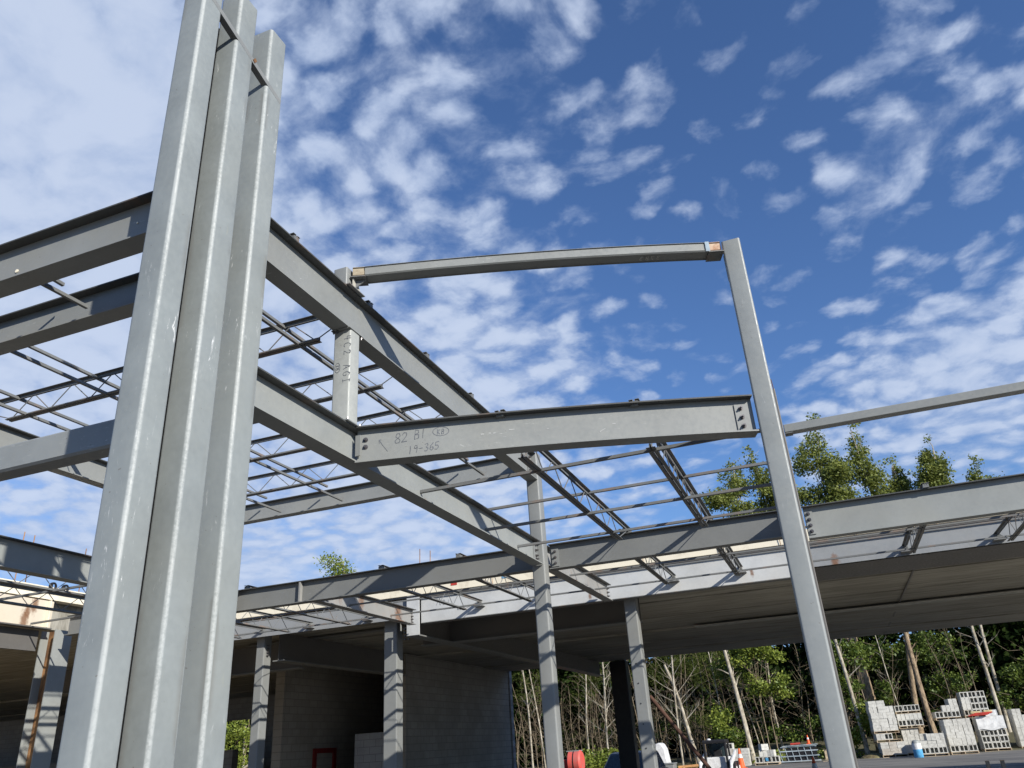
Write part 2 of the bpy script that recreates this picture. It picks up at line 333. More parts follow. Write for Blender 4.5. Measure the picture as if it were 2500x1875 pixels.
# ------------------------------------------------------------------ steel members
ZL, ZU = 2.769, 4.165
def ibeam(name, label, p0, p1, ztop, depth, width, m, group=None, tf=.013, tw=.009, mf=None, camber=0):
    p0 = Vector((*p0, 0)); p1 = Vector((*p1, 0)); u = (p1 - p0).normalized(); v = Vector((-u.y, u.x, 0)); c = (p0 + p1) / 2; L = (p1 - p0).length / 2
    r = thing(name, label, 'steel beam', (p0.x, p0.y, ztop - depth), group)
    up = Vector((0, 0, 1))
    if camber:
        for nm, zc, hw, hh, mm in (('top_flange', ztop - tf / 2, width / 2, tf / 2, M['flange_shade']), ('bottom_flange', ztop - depth + tf / 2, width / 2, tf / 2, m), ('web', ztop - depth / 2, tw / 2, depth / 2 - tf, m)):
            rings = []
            for i in range(17):
                f = i / 16; q = p0.lerp(p1, f) + up * (zc + camber * 4 * f * (1 - f)); rings.append([q - v * hw - up * hh, q + v * hw - up * hh, q + v * hw + up * hh, q - v * hw + up * hh])
            MB().loft(rings).build(nm, mm, r)
        return r
    MB().obox(c + up * (ztop - tf / 2), u * L, v * (width / 2), up * (tf / 2)).build('top_flange', M['flange_shade'], r)
    MB().obox(c + up * (ztop - depth + tf / 2), u * L, v * (width / 2), up * (tf / 2)).build('bottom_flange', mf or m, r)
    MB().obox(c + up * (ztop - depth / 2), u * L, v * (tw / 2), up * (depth / 2 - tf)).build('web', m, r)
    return r
def bolt(r, p, n, rad=.017, L=.022):
    p = Vector(p); n = Vector(n).normalized()
    q = MB().tube([p, p + n * .004], rad * 1.35, 12); q.tube([p + n * .004, p + n * (.004 + L)], rad, 6); q.tube([p + n * (.004 + L), p + n * (.004 + L * 2)], rad * .55, 6)
    return q.build('bolt', M['bolt'], r)
def hss(name, label, cx, cy, wx, wy, z0, z1, m, group=None, rad=.028, seg=5):
    r = thing(name, label, 'steel post', (cx, cy, z0), group)
    pts = []
    for (sx, sy, a0) in ((1, 1, 0), (-1, 1, 90), (-1, -1, 180), (1, -1, 270)):
        for k in range(seg + 1):
            a = math.radians(a0 + 90 * k / seg); pts.append((cx + sx * (wx / 2 - rad) + rad * math.cos(a), cy + sy * (wy / 2 - rad) + rad * math.sin(a)))
    MB().loft([[(x, y, z0) for x, y in pts], [(x, y, z1) for x, y in pts]], True, True).build('shaft', m, r, smooth=True)
    return r
# foreground cluster of three tube posts
TX = -3.688; TW = .222
names = ['nearest of three tall grey tube posts, top cut off by the picture', 'middle one of three tall grey tube posts in a row, behind the nearest one', 'farthest, right-hand one of three tall grey tube posts in a row']
for lab, yf in zip(names, (3.307, 3.706, 4.121)):
    wy_ = TW - (.016 if yf < 3.5 else 0)
    r = hss('tube_post', lab, TX, yf + wy_ / 2, TW, wy_, -1.5, 6.12, M['tube'], 'foreground tube posts', rad=.030, seg=8)
    if yf < 3.5: MB().box(TX - .112, yf + TW - .03, -1.5, TX - .1115, 3.75, 5.80).build('dark_gap_strip', M['black'], r)  # black strip added to turn the slit between two posts into a dark groove
r = thing('angle_brace', 'short sloping angle iron tying the three foreground tube posts near their tops', 'angle iron', (-3.57, 4.304, 5.402))
MB().bar((-3.579, 3.36, 5.70), (-3.579, 4.32, 5.397), .006, .05).build('upright_leg', M['steel_mid'], r)
MB().bar((-3.606, 3.36, 5.676), (-3.606, 4.32, 5.373), .048, .006).build('flat_leg', M['joist'], r)
MB().bar((-3.577, 3.93, 5.545), (-3.577, 3.955, 5.53), .012, .05).build('clip', M['rustweb'], r)
# main beams
AU = ibeam('steel_beam', 'long upper beam running back from the tube posts, joist ends on top', (TX, 4.34), (TX, 10.94), ZU, .433, .176, M['upper'], 'beams on the upper level')
AL = ibeam('steel_beam', 'long lower grey beam running back from the tube posts, carrying the short stub post', (TX, 4.34), (TX, 10.92), ZL, .333, .176, M['steel'], 'beams on the lower level')
B1 = ibeam('steel_beam', 'topmost beam on the left, punched with a round hole', (-3.80, 3.78), (-9.2, 3.78), ZU, .40, .19, M['upper'], 'beams on the upper level')
MB().tube([(-5.70, 3.768, 3.90), (-5.70, 3.774, 3.90)], .016, 14).build('hole', M['cream'], B1)
MB().tube([(-4.42, 3.768, 3.98), (-4.42, 3.774, 3.98)], .008, 10).build('hole', M['cream'], B1)
B2 = ibeam('steel_beam', 'second beam from the top on the left, smaller, running left just under the topmost one', (-3.70, 4.60), (-9.2, 4.60), ZU, .325, .18, M['upper'], 'beams on the upper level')
r = thing('tube_beam', 'square tube beam at lower left, scraped grey paint, running left from the tube posts', 'steel beam', (-9.2, 4.6, 2.46))
pts = [(4.51, 2.485), (4.53, 2.465), (4.69, 2.465), (4.71, 2.485), (4.71, 2.70), (4.69, 2.72), (4.53, 2.72), (4.51, 2.70)]
MB().loft([[(-9.15, y, z) for y, z in pts], [(-3.70, y, z) for y, z in pts]]).build('tube', steel('scraped_grey', (.22, .235, .235), scr=.9), r, smooth=True)
A2U = ibeam('steel_beam', 'far-left upper beam running back, holding the left ends of the roof joists', (-9.29, 3.9), (-9.29, 10.9), ZU, .345, .176, M['upper'], 'beams on the upper level')
A2L = ibeam('steel_beam', 'far-left lower beam running back with crossing joist shadows on its side', (-9.24, 4.6), (-9.24, 11.06), ZL, .367, .176, M['steel'], 'beams on the lower level')
FU = ibeam('steel_beam', 'far upper cross beam with rust spots, ending at the far corner post', (-9.2, 10.93), (-3.80, 10.93), ZU + .01, .30, .16, M['far'], 'beams on the upper level')
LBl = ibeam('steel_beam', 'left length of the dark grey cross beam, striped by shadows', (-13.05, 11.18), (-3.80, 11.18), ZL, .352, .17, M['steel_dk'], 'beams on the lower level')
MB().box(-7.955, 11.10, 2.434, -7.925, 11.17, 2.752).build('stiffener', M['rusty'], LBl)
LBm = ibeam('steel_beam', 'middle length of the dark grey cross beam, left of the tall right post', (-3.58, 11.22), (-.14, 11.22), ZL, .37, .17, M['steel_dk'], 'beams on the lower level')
LBr = ibeam('steel_beam', 'right length of the cross beam, lighter and patchy, at the right edge', (.075, 11.22), (6.2, 11.22), ZL, .44, .17, M['steel'], 'beams on the lower level')
p0 = Vector((-3.60, 5.755, 0)); p1 = Vector((-.165, 6.833, 0)); u82 = (p1 - p0).normalized(); n82 = Vector((-u82.y, u82.x, 0))
q0 = p0 + n82 * .085; q1 = p1 + n82 * .085
B82 = ibeam('steel_beam', 'skewed grey beam marked 82B1 across the middle, bolted to the tall right post', q0.xy, q1.xy, ZL + .002, .352, .17, M['upper'], 'beams on the lower level', camber=.030)
AR = ibeam('steel_beam', 'short beam hidden behind the tall right post, running back to the post behind', (-.06, 7.04), (-.06, 11.1), ZL, .25, .08, M['steel_dk'], 'beams on the lower level')
# connection plates and bolts
def plate(r, p, u, n, w, h, m, th=.01): u = Vector(u); n = Vector(n); return MB().obox(Vector(p), u * (w / 2), n * (th / 2), Vector((0, 0, h / 2))).build('connection_plate', m, r)
pc = q1 - u82 * .10 - n82 * .012; plate(B82, pc + Vector((0, 0, 2.585)), u82, n82, .12, .25, M['steel_mid'])
for z in (2.67, 2.585, 2.50): bolt(B82, pc - n82 * .005 + Vector((0, 0, z)) - u82 * .005, -n82)
pl = q0 + u82 * .075 - n82 * .0045
for z in (2.66, 2.59): bolt(B82, pl + Vector((0, 0, z)), -n82, .018, .012)
for z in (2.69, 2.62, 2.55, 2.48): pass
MB().bar(q0 + n82 * -.03 + u82 * .012 + Vector((0, 0, 2.50)), q0 + n82 * -.03 + u82 * .012 + Vector((0, 0, 2.70)), .012, .05, (1, 0, 0)).build('weld_cleat', M['steel_mid'], B82)
MB().tube([a_ for a_ in [(-3.7775, 10.95, 2.42), (-3.7775, 10.95, 2.76)]], .006, 6).build('weld_bead', M['joist'], LBl)
plate(LBm, (-3.50, 11.205, 2.57), (1, 0, 0), (0, 1, 0), .11, .26, M['steel_mid'])
for z in (2.66, 2.575, 2.49): bolt(LBm, (-3.50, 11.20, z), (0, -1, 0))
plate(LBr, (.135, 11.205, 2.55), (1, 0, 0), (0, 1, 0), .10, .32, M['steel'])
for z in (2.67, 2.59, 2.51, 2.43): bolt(LBr, (.13, 11.20, z), (0, -1, 0), .02)
plate(AL, (-3.677, 10.80, 2.62), (0, 1, 0), (1, 0, 0), .12, .25, M['steel_mid'])
for z in (2.71, 2.63, 2.55, 2.50): bolt(AL, (-3.672, 10.82, z), (1, 0, 0))
plate(AU, (-3.677, 10.80, 3.97), (0, 1, 0), (1, 0, 0), .11, .28, M['steel_dk'])
for z in (4.07, 4.0, 3.93, 3.86): bolt(AU, (-3.672, 10.82, z), (1, 0, 0))
# posts
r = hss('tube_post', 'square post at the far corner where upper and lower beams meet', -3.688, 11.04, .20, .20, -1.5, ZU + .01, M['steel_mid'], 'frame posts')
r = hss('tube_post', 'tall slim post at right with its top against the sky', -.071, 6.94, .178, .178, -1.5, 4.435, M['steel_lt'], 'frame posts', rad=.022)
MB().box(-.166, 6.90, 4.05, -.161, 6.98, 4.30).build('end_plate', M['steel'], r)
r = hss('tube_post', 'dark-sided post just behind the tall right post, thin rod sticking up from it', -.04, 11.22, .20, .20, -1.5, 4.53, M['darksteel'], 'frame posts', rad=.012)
MB().tube([(.045, 11.16, 4.53), (.035, 11.16, 4.70)], .006, 6).build('rod', M['rustweb'], r)
hss('tube_post', 'post hidden behind the tube cluster at the far left corner of the frame', -9.24, 10.95, .2, .2, -1.5, ZU - .4, M['steel_mid'], 'frame posts')
r = hss('stub_post', 'short scuffed post with handwriting standing between the lower and upper long beams', -3.688, 5.70, .185, .165, ZL + .012, 3.722, steel('scuffed_grey', (.31, .32, .30), scr=.9, var=.16), 'stub posts', rad=.018)
MB().box(-3.80, 5.58, ZL + .001, -3.575, 5.83, ZL + .011).build('base_plate', M['steel_mid'], r)
MB().box(-3.79, 5.58, 3.7225, -3.585, 5.83, 3.7305).build('cap_plate', M['upper'], r)
for yy, xx in ((5.595, -3.77), (5.595, -3.73), (5.815, -3.6)):
    bolt(r, (xx, yy, 3.722), (0, 0, -1), .011, .012)
for yy in (5.60, 5.81): bolt(r, (-3.59, yy, ZL + .011), (0, 0, 1), .010, .012)
r = hss('stub_post', 'stubby post end on top of the upper long beam with a triangular gusset', -3.70, 5.62, .15, .12, ZU + .01, 4.40, M['upper'], 'stub posts', rad=.015)
MB().box(-3.80, 5.52, ZU + .001, -3.56, 5.80, ZU + .010).build('base_plate', M['joist'], r)
MB().prism([(-3.60, 5.625, 4.39), (-3.60, 5.78, ZU + .012), (-3.60, 5.625, ZU + .012)], (.010, 0, 0)).build('gusset', steel('gusset_cream', (.42, .40, .34)), r)
MB().prism([(-3.615, 5.66, ZU + .012), (-3.50, 5.70, 4.29), (-3.615, 5.66, 4.29)], (0, .012, 0)).build('gusset', M['joist'], r)
# top tube 37B3
r = thing('tube_beam', 'highest tube beam against the sky, rusty at both ends', 'steel beam', (-3.55, 5.7, 4.31))
a0 = Vector((-3.655, 5.672, 4.36)); a1 = Vector((-.168, 6.90, 4.37)); uu = (a1 - a0).normalized(); nn = Vector((-uu.y, uu.x, 0))
def sq(c, hw, hh, rr=.012):
    o = []
    for sx, sz in ((-1, -1), (1, -1), (1, 1), (-1, 1)):
        o += [c + nn * sx * (hw - (rr if (sx * sz > 0) else 0)) + Vector((0, 0, sz * (hh - (0 if (sx * sz > 0) else rr)))), c + nn * sx * (hw - (0 if (sx * sz > 0) else rr)) + Vector((0, 0, sz * (hh - (rr if (sx * sz > 0) else 0))))]
    return o
e0_ = a0 + uu * .16; e1_ = a1 - uu * .14; MB().loft([sq(e0_.lerp(e1_, i / 14) + Vector((0, 0, .14 * (i / 14) * (1 - i / 14))), .085, .057) for i in range(15)]).build('tube', M['upper'], r)
MB().loft([sq(a0 + uu * .04, .083, .055), sq(a0 + uu * .16, .083, .055)]).build('rusty_end', plain('scale_tan', (.36, .31, .22), .7, c2=(.22, .16, .10), scale=12), r)
MB().loft([sq(a1 - uu * .14, .083, .055), sq(a1 - uu * .03, .083, .055)]).build('rusty_end', plain('scale_orange', (.48, .36, .26), .7, c2=(.30, .15, .08), scale=14), r)
MB().obox(a1 - uu * .16 - nn * .0855, uu * .02, nn * .001, Vector((0, 0, .055))).build('paint_band', plain('pale_blue_paint', (.32, .40, .46), .6, bump=0), r)
MB().obox(a1 - uu * .08 + Vector((0, 0, -.062)), uu * .075, nn * .09, Vector((0, 0, .004))).build('seat_plate', M['joist'], r)
MB().obox(a0 + uu * .09 + Vector((0, 0, -.062)), uu * .075, nn * .09, Vector((0, 0, .004))).build('seat_plate', M['joist'], r)
r = thing('tube_beam', 'slim sunlit tube beam leaving the right post towards the right edge, treetops below it', 'steel beam', (.07, 11.2, 3.86))
MB().box(.065, 11.12, 3.845, 6.2, 11.28, 3.962).build('tube', M['upper'], r, bevel=.008)
MB().box(.065, 11.13, 3.828, .17, 11.27, 3.843).build('seat_plate', M['joist'], r)

# ------------------------------------------------------------------ handwriting
GL = {'8': [[(.5, .5), (.15, .7), (.3, .98), (.7, .98), (.85, .72), (.5, .5), (.1, .25), (.25, .02), (.75, .02), (.9, .28), (.5, .5)]],
 '2': [[(.1, .75), (.3, .98), (.75, .95), (.8, .65), (.1, .04), (.95, .06)]], 'B': [[(.15, 0), (.15, 1), (.7, .95), (.75, .65), (.15, .52), (.8, .45), (.8, .08), (.15, 0)]],
 '1': [[(.5, 0), (.5, 1)]], '9': [[(.8, .7), (.5, .55), (.2, .7), (.35, .98), (.75, .95), (.8, .7), (.7, 0)]], '-': [[(.1, .5), (.9, .5)]],
 '3': [[(.1, .9), (.6, 1), (.8, .78), (.4, .55), (.85, .35), (.6, .03), (.1, .08)]], '6': [[(.75, .98), (.25, .6), (.15, .2), (.5, 0), (.85, .2), (.7, .45), (.2, .35)]],
 '5': [[(.85, 1), (.25, .95), (.2, .55), (.7, .55), (.85, .25), (.5, 0), (.1, .1)]], 'K': [[(.15, 0), (.15, 1)], [(.85, 1), (.15, .45), (.9, 0)]],
 '4': [[(.7, 0), (.7, 1)], [(.25, 1), (.15, .45), (.95, .45)]], 'C': [[(.9, .85), (.5, 1), (.1, .6), (.2, .1), (.6, 0), (.9, .15)]],
 'A': [[(.05, 0), (.5, 1), (.95, 0)], [(.25, .4), (.75, .4)]], 'G': [[(.9, .85), (.5, 1), (.1, .6), (.2, .1), (.6, 0), (.9, .2), (.9, .45), (.55, .45)]],
 'I': [[(.5, 0), (.5, 1)], [(.2, 1), (.8, 1)], [(.2, 0), (.8, 0)]], '7': [[(.1, 1), (.9, 1), (.4, 0)]], '0': [[(.5, 1), (.15, .7), (.2, .2), (.5, 0), (.85, .3), (.8, .8), (.5, 1)]],
 '>': [[(0, .95), (1, .05)], [(0, .95), (.28, .95)], [(0, .95), (.05, .65)]], ' ': []}
def write(root, text, o, ux, uy, h, adv=.85, th=.006, m=None, name='handwriting'):
    o, ux, uy = Vector(o), Vector(ux).normalized(), Vector(uy).normalized(); nz = ux.cross(uy).normalized(); q = MB(); x = 0
    for ch in text:
        for st in GL[ch]:
            P_ = [o + ux * (x + a * h * .62) + uy * (b_ * h) for a, b_ in st]
            for a, b_ in zip(P_, P_[1:]):
                mid = a.lerp(b_, random.uniform(.4, .6)) + ux * random.uniform(-.03, .03) * h; q.bar(a, mid, th * random.uniform(.6, 1.3), .0016, nz); q.bar(mid, b_, th * random.uniform(.6, 1.3), .0016, nz)
        x += h * adv * random.uniform(.9, 1.1)
    return q.build(name, m or M['pen'], root)
def oval(root, c, ux, uy, rx, ry, th=.005):
    c, ux, uy = Vector(c), Vector(ux).normalized(), Vector(uy).normalized(); nz = ux.cross(uy); q = MB(); n = 18
    P_ = [c + ux * rx * math.cos(6.283 * k_ / n) + uy * ry * math.sin(6.283 * k_ / n) for k_ in range(n + 1)]
    for a, b_ in zip(P_, P_[1:]): q.bar(a, b_, th, .0016, nz)
    return q.build('handwriting', M['pen'], root)
w0 = q0 - n82 * .0058; up = Vector((0, 0, 1)); tl = (up + u82 * .10)
def on82(s_, z): f = s_ / (q1 - q0).length; return w0 + u82 * s_ + up * (z + .12 * f * (1 - f))
write(B82, '>', on82(.20, 2.52), u82, up, .13, th=.005)
write(B82, '82', on82(.34, 2.592), u82 + up * .08, tl, .095, .62); write(B82, 'B1', on82(.52, 2.612), u82 + up * .1, tl, .09, .62)
write(B82, '19-365', on82(.46, 2.475), u82 + up * .10, tl, .075, .66)
write(B82, 'KB', on82(.735, 2.64), u82, tl, .05, .7, .005); oval(B82, on82(.772, 2.667), u82, up, .075, .043)
for (s_, z, L_) in ((1.15, 2.60, .03), (1.22, 2.603, .02), (1.26, 2.60, .02), (1.42, 2.62, .05), (1.75, 2.60, .02), (2.35, 2.60, .03)):
    MB().obox(on82(s_, z), u82 * L_ / 2, n82 * .0008, up * .003).build('chalk_mark', M['chalk'], B82)
write(B82, '>', on82(2.26, 2.53), u82 * .3 + up * .9, -u82, .05, th=.004, m=M['chalk'], name='chalk_mark')
st = [o_ for o_ in C.objects if o_.name.startswith('stub_post')][0]
write(st, '4C2 AGI', (-3.665, 5.6165, 3.66), (0, 0, -1), (1, 0, 0), .075, .95, .005); write(st, 'KB', (-3.745, 5.6165, 3.36), (0, 0, -1), (1, 0, 0), .035, .8, .004); oval(st, (-3.728, 5.6165, 3.335), (0, 0, 1), (1, 0, 0), .05, .028, .004)
tb = [o_ for o_ in C.objects if o_.name.startswith('tube_beam') and 'highest' in o_['label']][0]
write(tb, '37B3', a1 - uu * .62 + up * (-.0578 + .022) + nn * .03, -uu, -nn, .06, .9, .005, plain('chalk', (.55, .55, .5), bump=0))

# ------------------------------------------------------------------ joists
def joist(label, group, p, u, L, ztop, depth=.29, e0=.52, e1=.55, first=True, panel=.30):
    p = Vector((*p, 0)); u = Vector((*u, 0)).normalized(); v = Vector((-u.y, u.x, 0)); up = Vector((0, 0, 1))
    r = thing('roof_joist', label, 'joist', (p.x, p.y, ztop - .063), group)
    zt = ztop; zb = ztop - depth
    q = MB()
    for s_ in (-1, 1):
        q.obox(p + u * L / 2 + v * s_ * .028 + up * (zt - .002), u * (L / 2 + .05), v * .020, up * .002)
        q.obox(p + u * L / 2 + v * s_ * .010 + up * (zt - .0225), u * (L / 2 + .05), v * .002, up * .0185)
    q.build('top_chord', M['joist'], r)
    q = MB(); c0 = e0; c1 = L - e1
    for s_ in (-1, 1):
        q.obox(p + u * (c0 + c1) / 2 + v * s_ * .027 + up * (zb + .002), u * ((c1 - c0) / 2), v * .019, up * .002)
        q.obox(p + u * (c0 + c1) / 2 + v * s_ * .010 + up * (zb + .020), u * ((c1 - c0) / 2), v * .002, up * .016)
    q.build('bottom_chord', M['joist'], r)
    for s0 in (0.0, L):
        MB().obox(p + u * s0 + up * (zt - .041), u * .05, v * .035, up * .022).build('bearing_seat', M['joist'], r)
    n = max(2, int((c1 - c0) / panel)); n += n % 2; xs_ = [c0 + .05 + (c1 - c0 - .1) * k_ / n for k_ in range(n + 1)]
    nodes = [(.05, zt - .02)] + [(x, zb + .015 if k_ % 2 == 0 else zt - .02) for k_, x in enumerate(xs_)] + [(L - .05, zt - .02)]
    for a, b_ in zip(nodes, nodes[1:]):
        MB().tube([p + u * a[0] + up * a[1], p + u * b_[0] + up * b_[1]], .0065, 5).build('web_bar', M['joist'], r)
    return r
ordn = ['first', 'second', 'third', 'fourth', 'fifth', 'sixth', 'seventh', 'eighth']
for k_, y in enumerate((4.73, 6.0, 7.28, 8.56, 9.83)):
    joist('%s upper roof joist back from the tube posts' % ordn[k_], 'upper roof joists', (-3.66, y), (-1, 0), 5.63, ZU + .063, .298, .55, .72)
for lab, x in (('left-hand one of two lower joists running back from the 82B1 beam', -2.352), ('right-hand one of two lower joists running back from the 82B1 beam', -1.18)):
    y0 = 5.84 + (x + 3.60) * (1.078 / 3.435); joist(lab, 'lower front joists', (x, y0), (0, 1), 11.22 - y0, ZL + .063, .29, .50, .66)
xs_ = [-11.75, -10.5, -9.03, -6.42, -5.05, -2.43, -1.19, 1.62, 3.05, 4.4]
wh = ['farthest left', 'second from the left', 'third from the left, left of the bracket beam', 'just right of the rusty bracket beam', 'second right of the rusty bracket beam', 'first to the right of the corner post', 'last before the tall right post', 'first to the right of the tall right post', 'second to the right of the tall right post', 'last one at the right edge']
for x, w_ in zip(xs_, wh):
    joist('low joist back to the building, ' + w_, 'joists running back to the building', (x, 11.16), (0, 1), 4.0, ZL + .063, .29, .50, .74)
for lab, x in (('low joist in the left bay under the far-left lower beam, nearer one', -10.5), ('low joist in the left bay carrying two black coils', -11.75)):
    joist(lab, 'left bay joists', (x, 4.4), (0, 1), 6.72, ZL + .063, .29, .5, .6)
for x, y in ((-11.75, 9.62), (-11.75, 9.86)):
    q = MB(); 
    for j in range(5):
        ph = j * .5; q.tube([(x + .02 * math.sin(ph), y + (.065 - .008 * j) * math.cos(a), 2.915 + .06 * math.sin(a)) for a in np.linspace(0, 6.283, 18)], .014, 5)
    tag(q.build('hose_coil', M['black']), 'black coil sitting on the low joist at far left, %s of the pair' % ('left' if y < 9.7 else 'right'), 'coil', 'black coils')
# bridging bars
def bridge(label, group, p, q_, leg=.03):
    p, q_ = Vector(p), Vector(q_); d = (q_ - p).normalized(); v = Vector((-d.y, d.x, 0)); r = thing('bridging_bar', label, 'bridging bar', p, group)
    a = MB().bar(p, q_, leg, .004); a.bar(p + Vector((0, 0, leg / 2)) - v * leg / 2, q_ + Vector((0, 0, leg / 2)) - v * leg / 2, .004, leg); a.build('angle', M['joist'], r)
    return r
k_ = 0
for x, y0, y1, lab in ((-4.45, 4.62, 10.86, 'nearest the long upper beam'), (-5.74, 3.86, 4.50, 'short row beside the tube posts'), (-7.03, 4.62, 10.86, 'middle row'), (-8.25, 4.62, 10.86, 'row nearest the far-left beam')):
    bridge('thin bar under the upper roof joists, ' + lab, 'upper roof bridging bars', (x, y0, 3.925), (x + (.0 if x > -5 else .02), y1, 3.925))
    bridge('thin bar along the tops of the upper roof joists, ' + lab, 'upper roof bridging bars', (x - .2, y0, 4.18), (x - .22, y1 - .1, 4.18))
for y, z, lab in ((7.2, 2.533, 'nearest low one, just under the 82B1 beam'), (9.08, 2.80, 'upper bar of the middle pair'), (8.96, 2.51, 'lower bar of the middle pair'), (10.1, 2.53, 'low one nearest the dark cross beam')):
    bridge('thin bar over the front lower joists, ' + lab, 'front bridging bars', (-3.68, y, z), (-.07, y, z))
for y, z, lab in ((12.5, 2.533, 'lower bar of the nearer pair'), (12.6, 2.80, 'upper bar of the nearer pair'), (14.0, 2.533, 'lower bar of the farther pair'), (14.1, 2.80, 'upper bar of the farther pair')):
    for x0, x1, w_ in ((-12.4, -7.86, 'left bay'), (-7.84, -3.70, 'middle bay'), (-3.68, 5.5, 'right bay')):
        bridge('thin bar near the building, %s, %s' % (w_, lab), 'rear bridging bars', (x0, y, z), (x1, y, z), .025)
for y in (5.3, 8.6): bridge('thin bar crossing the joists in the far-left bay, %s one' % ('nearer' if y < 6 else 'farther'), 'left bay bridging bars', (-13.4, y, 2.53), (-9.3, y, 2.53))
bridge('thin diagonal bar from the low joists to the rusty spot on the cream beam', 'left bay bridging bars', (-13.5, 10.75, 2.62), (-10.5, 10.3, 2.53))
# beams running back to the building
r = ibeam('steel_beam', 'short rust-streaked beam from the far corner post back to the white building beam', (TX, 11.2), (TX, 14.96), ZL, .30, .17, M['rusty'], 'beams running back to the building')
for z in (2.69, 2.62, 2.55): bolt(r, (-3.68, 14.9, z), (1, 0, 0))
r = ibeam('steel_beam', 'short rusty beam from the dark cross beam back to the building bracket', (-7.85, 11.27), (-7.85, 14.93), ZL, .30, .17, M['rusty'], 'beams running back to the building')
for z in (2.70, 2.63, 2.57, 2.51): bolt(r, (-7.842, 14.86, z), (1, 0, 0))

# ------------------------------------------------------------------ concrete building
BL = thing('concrete_building', 'half-built concrete building behind the steel frame, white edge beam and dark underside', 'building', (-4, 20, -1.45))
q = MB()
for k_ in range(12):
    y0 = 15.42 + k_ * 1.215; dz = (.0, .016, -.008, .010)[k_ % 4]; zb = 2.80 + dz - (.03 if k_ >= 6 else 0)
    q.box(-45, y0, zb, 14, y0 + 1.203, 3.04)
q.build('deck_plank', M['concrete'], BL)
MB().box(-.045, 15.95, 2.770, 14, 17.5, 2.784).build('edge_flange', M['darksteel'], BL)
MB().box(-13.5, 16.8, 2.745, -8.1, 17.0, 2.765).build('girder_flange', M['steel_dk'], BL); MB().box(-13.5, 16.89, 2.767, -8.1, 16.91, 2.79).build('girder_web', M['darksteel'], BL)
q = MB(); [q.box(-3.2, 22.2 + .03 * j, 2.725 + .004 * j, 14, 22.62 + .03 * j, 2.728 + .004 * j) for j in range(2)]; MB().box(-3.2, 22.2, 2.735, 14, 22.62, 2.750).build('girder_flange', M['strip'], BL)
MB().box(-3.5, 15.3, -1.50, 14, 30, -1.40).build('bounce_slab', M['floor'], BL)  # unseen pale slab added to bounce sunlight up onto the deck underside
for x in (1.9, 6.2): MB().box(x, 15.45, 2.772, x + .03, 29.9, 2.795).build('deck_joint', M['darksteel'], BL)
MB().box(-13.5, 15.12, 3.112, 14, 30.0, 3.335).build('slab_edge', M['cream'], BL)
MB().box(-45, 4.0, 3.112, -13.52, 30.0, 3.345).build('slab_edge', M['cream'], BL)
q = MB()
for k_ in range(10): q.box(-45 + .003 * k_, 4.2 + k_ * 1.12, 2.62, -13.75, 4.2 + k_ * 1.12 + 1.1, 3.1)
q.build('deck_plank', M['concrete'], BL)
MB().box(-7.785, 15.185, 2.535, -.05, 15.21, 3.04).build('edge_beam', M['fascia'], BL)
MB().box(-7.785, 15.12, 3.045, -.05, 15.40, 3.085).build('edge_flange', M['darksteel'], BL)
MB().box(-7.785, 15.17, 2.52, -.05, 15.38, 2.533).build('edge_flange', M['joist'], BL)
MB().box(-.045, 15.19, 2.66, 14, 15.21, 3.04).build('edge_beam', M['fascia_g'], BL)
MB().box(-.045, 15.12, 3.045, 14, 15.40, 3.085).build('edge_flange', M['darksteel'], BL)
MB().box(-13.5, 15.19, 2.66, -8.09, 15.21, 3.04).build('edge_beam', M['fascia_g'], BL)
# joist seats on the face
for x in (-9.03, -10.5, -6.42, -5.05, -2.43, -1.19, 1.62, 3.05): MB().box(x - .10, 15.04, 2.70, x + .10, 15.18, 2.712).build('joist_seat', M['joist'], BL)
# girder sticking out as a bracket, running back inside
gq = MB().box(-8.08, 15.10, 2.29, -7.79, 15.125, 3.10); g_ = gq.build('girder_end_plate', M['fascia'], BL)
MB().box(-8.08, 15.13, 2.275, -7.79, 29.7, 2.30).build('girder_flange', M['steel_dk'], BL)
MB().box(-7.945, 15.13, 2.305, -7.925, 29.7, 2.79).build('girder_web', M['darksteel'], BL)
MB().box(-8.6, 16.74, 2.28, -3.5, 17.02, 2.305).build('girder_flange', M['steel_dk'], BL)
MB().box(-8.6, 16.87, 2.31, -3.5, 16.89, 2.79).build('girder_web', M['darksteel'], BL)
MB().box(-11.85, 15.7, 2.165, -11.55, 21.65, 2.19).build('girder_flange', M['steel_dk'], BL)
MB().box(-11.71, 15.7, 2.195, -11.69, 21.65, 2.79).build('girder_web', M['darksteel'], BL)
MB().box(-20, 16.8, 2.1, -11.9, 17.05, 2.125).build('girder_flange', M['steel_dk'], BL)
MB().box(-20, 16.91, 2.13, -11.9, 16.93, 2.74).build('girder_web', M['darksteel'], BL)
write(BL, '70B1', (-7.45, 15.1825, 2.85), (1, 0, -.05), (.1, 0, 1), .10, .9, .007); write(BL, 'KB', (-6.95, 15.1825, 2.70), (1, 0, -.05), (.1, 0, 1), .06, .9, .006)
write(BL, '18', (-13.44, 9.86, 2.95), (0, .1, 1), (0, -1, 0), .09, .9, .008, M['whiteplas'])
def hcol(x0, x1, y0, y1, zt, m=None):
    c = MB(); tf = .02
    c.box(x0, y0, -2.2, x1, y0 + tf, zt); c.box(x0, y1 - tf, -2.2, x1, y1, zt); c.box((x0 + x1) / 2 - .01, y0 + tf + .001, -2.2, (x0 + x1) / 2 + .01, y1 - tf - .001, zt)
    return c.build('column', m or M['steel_mid'], BL)
def bcol(x0, x1, y0, y1, zt, m=None): return MB().box(x0, y0, -2.2, x1, y1, zt).build('column', m or M['steel_mid'], BL, bevel=.02)
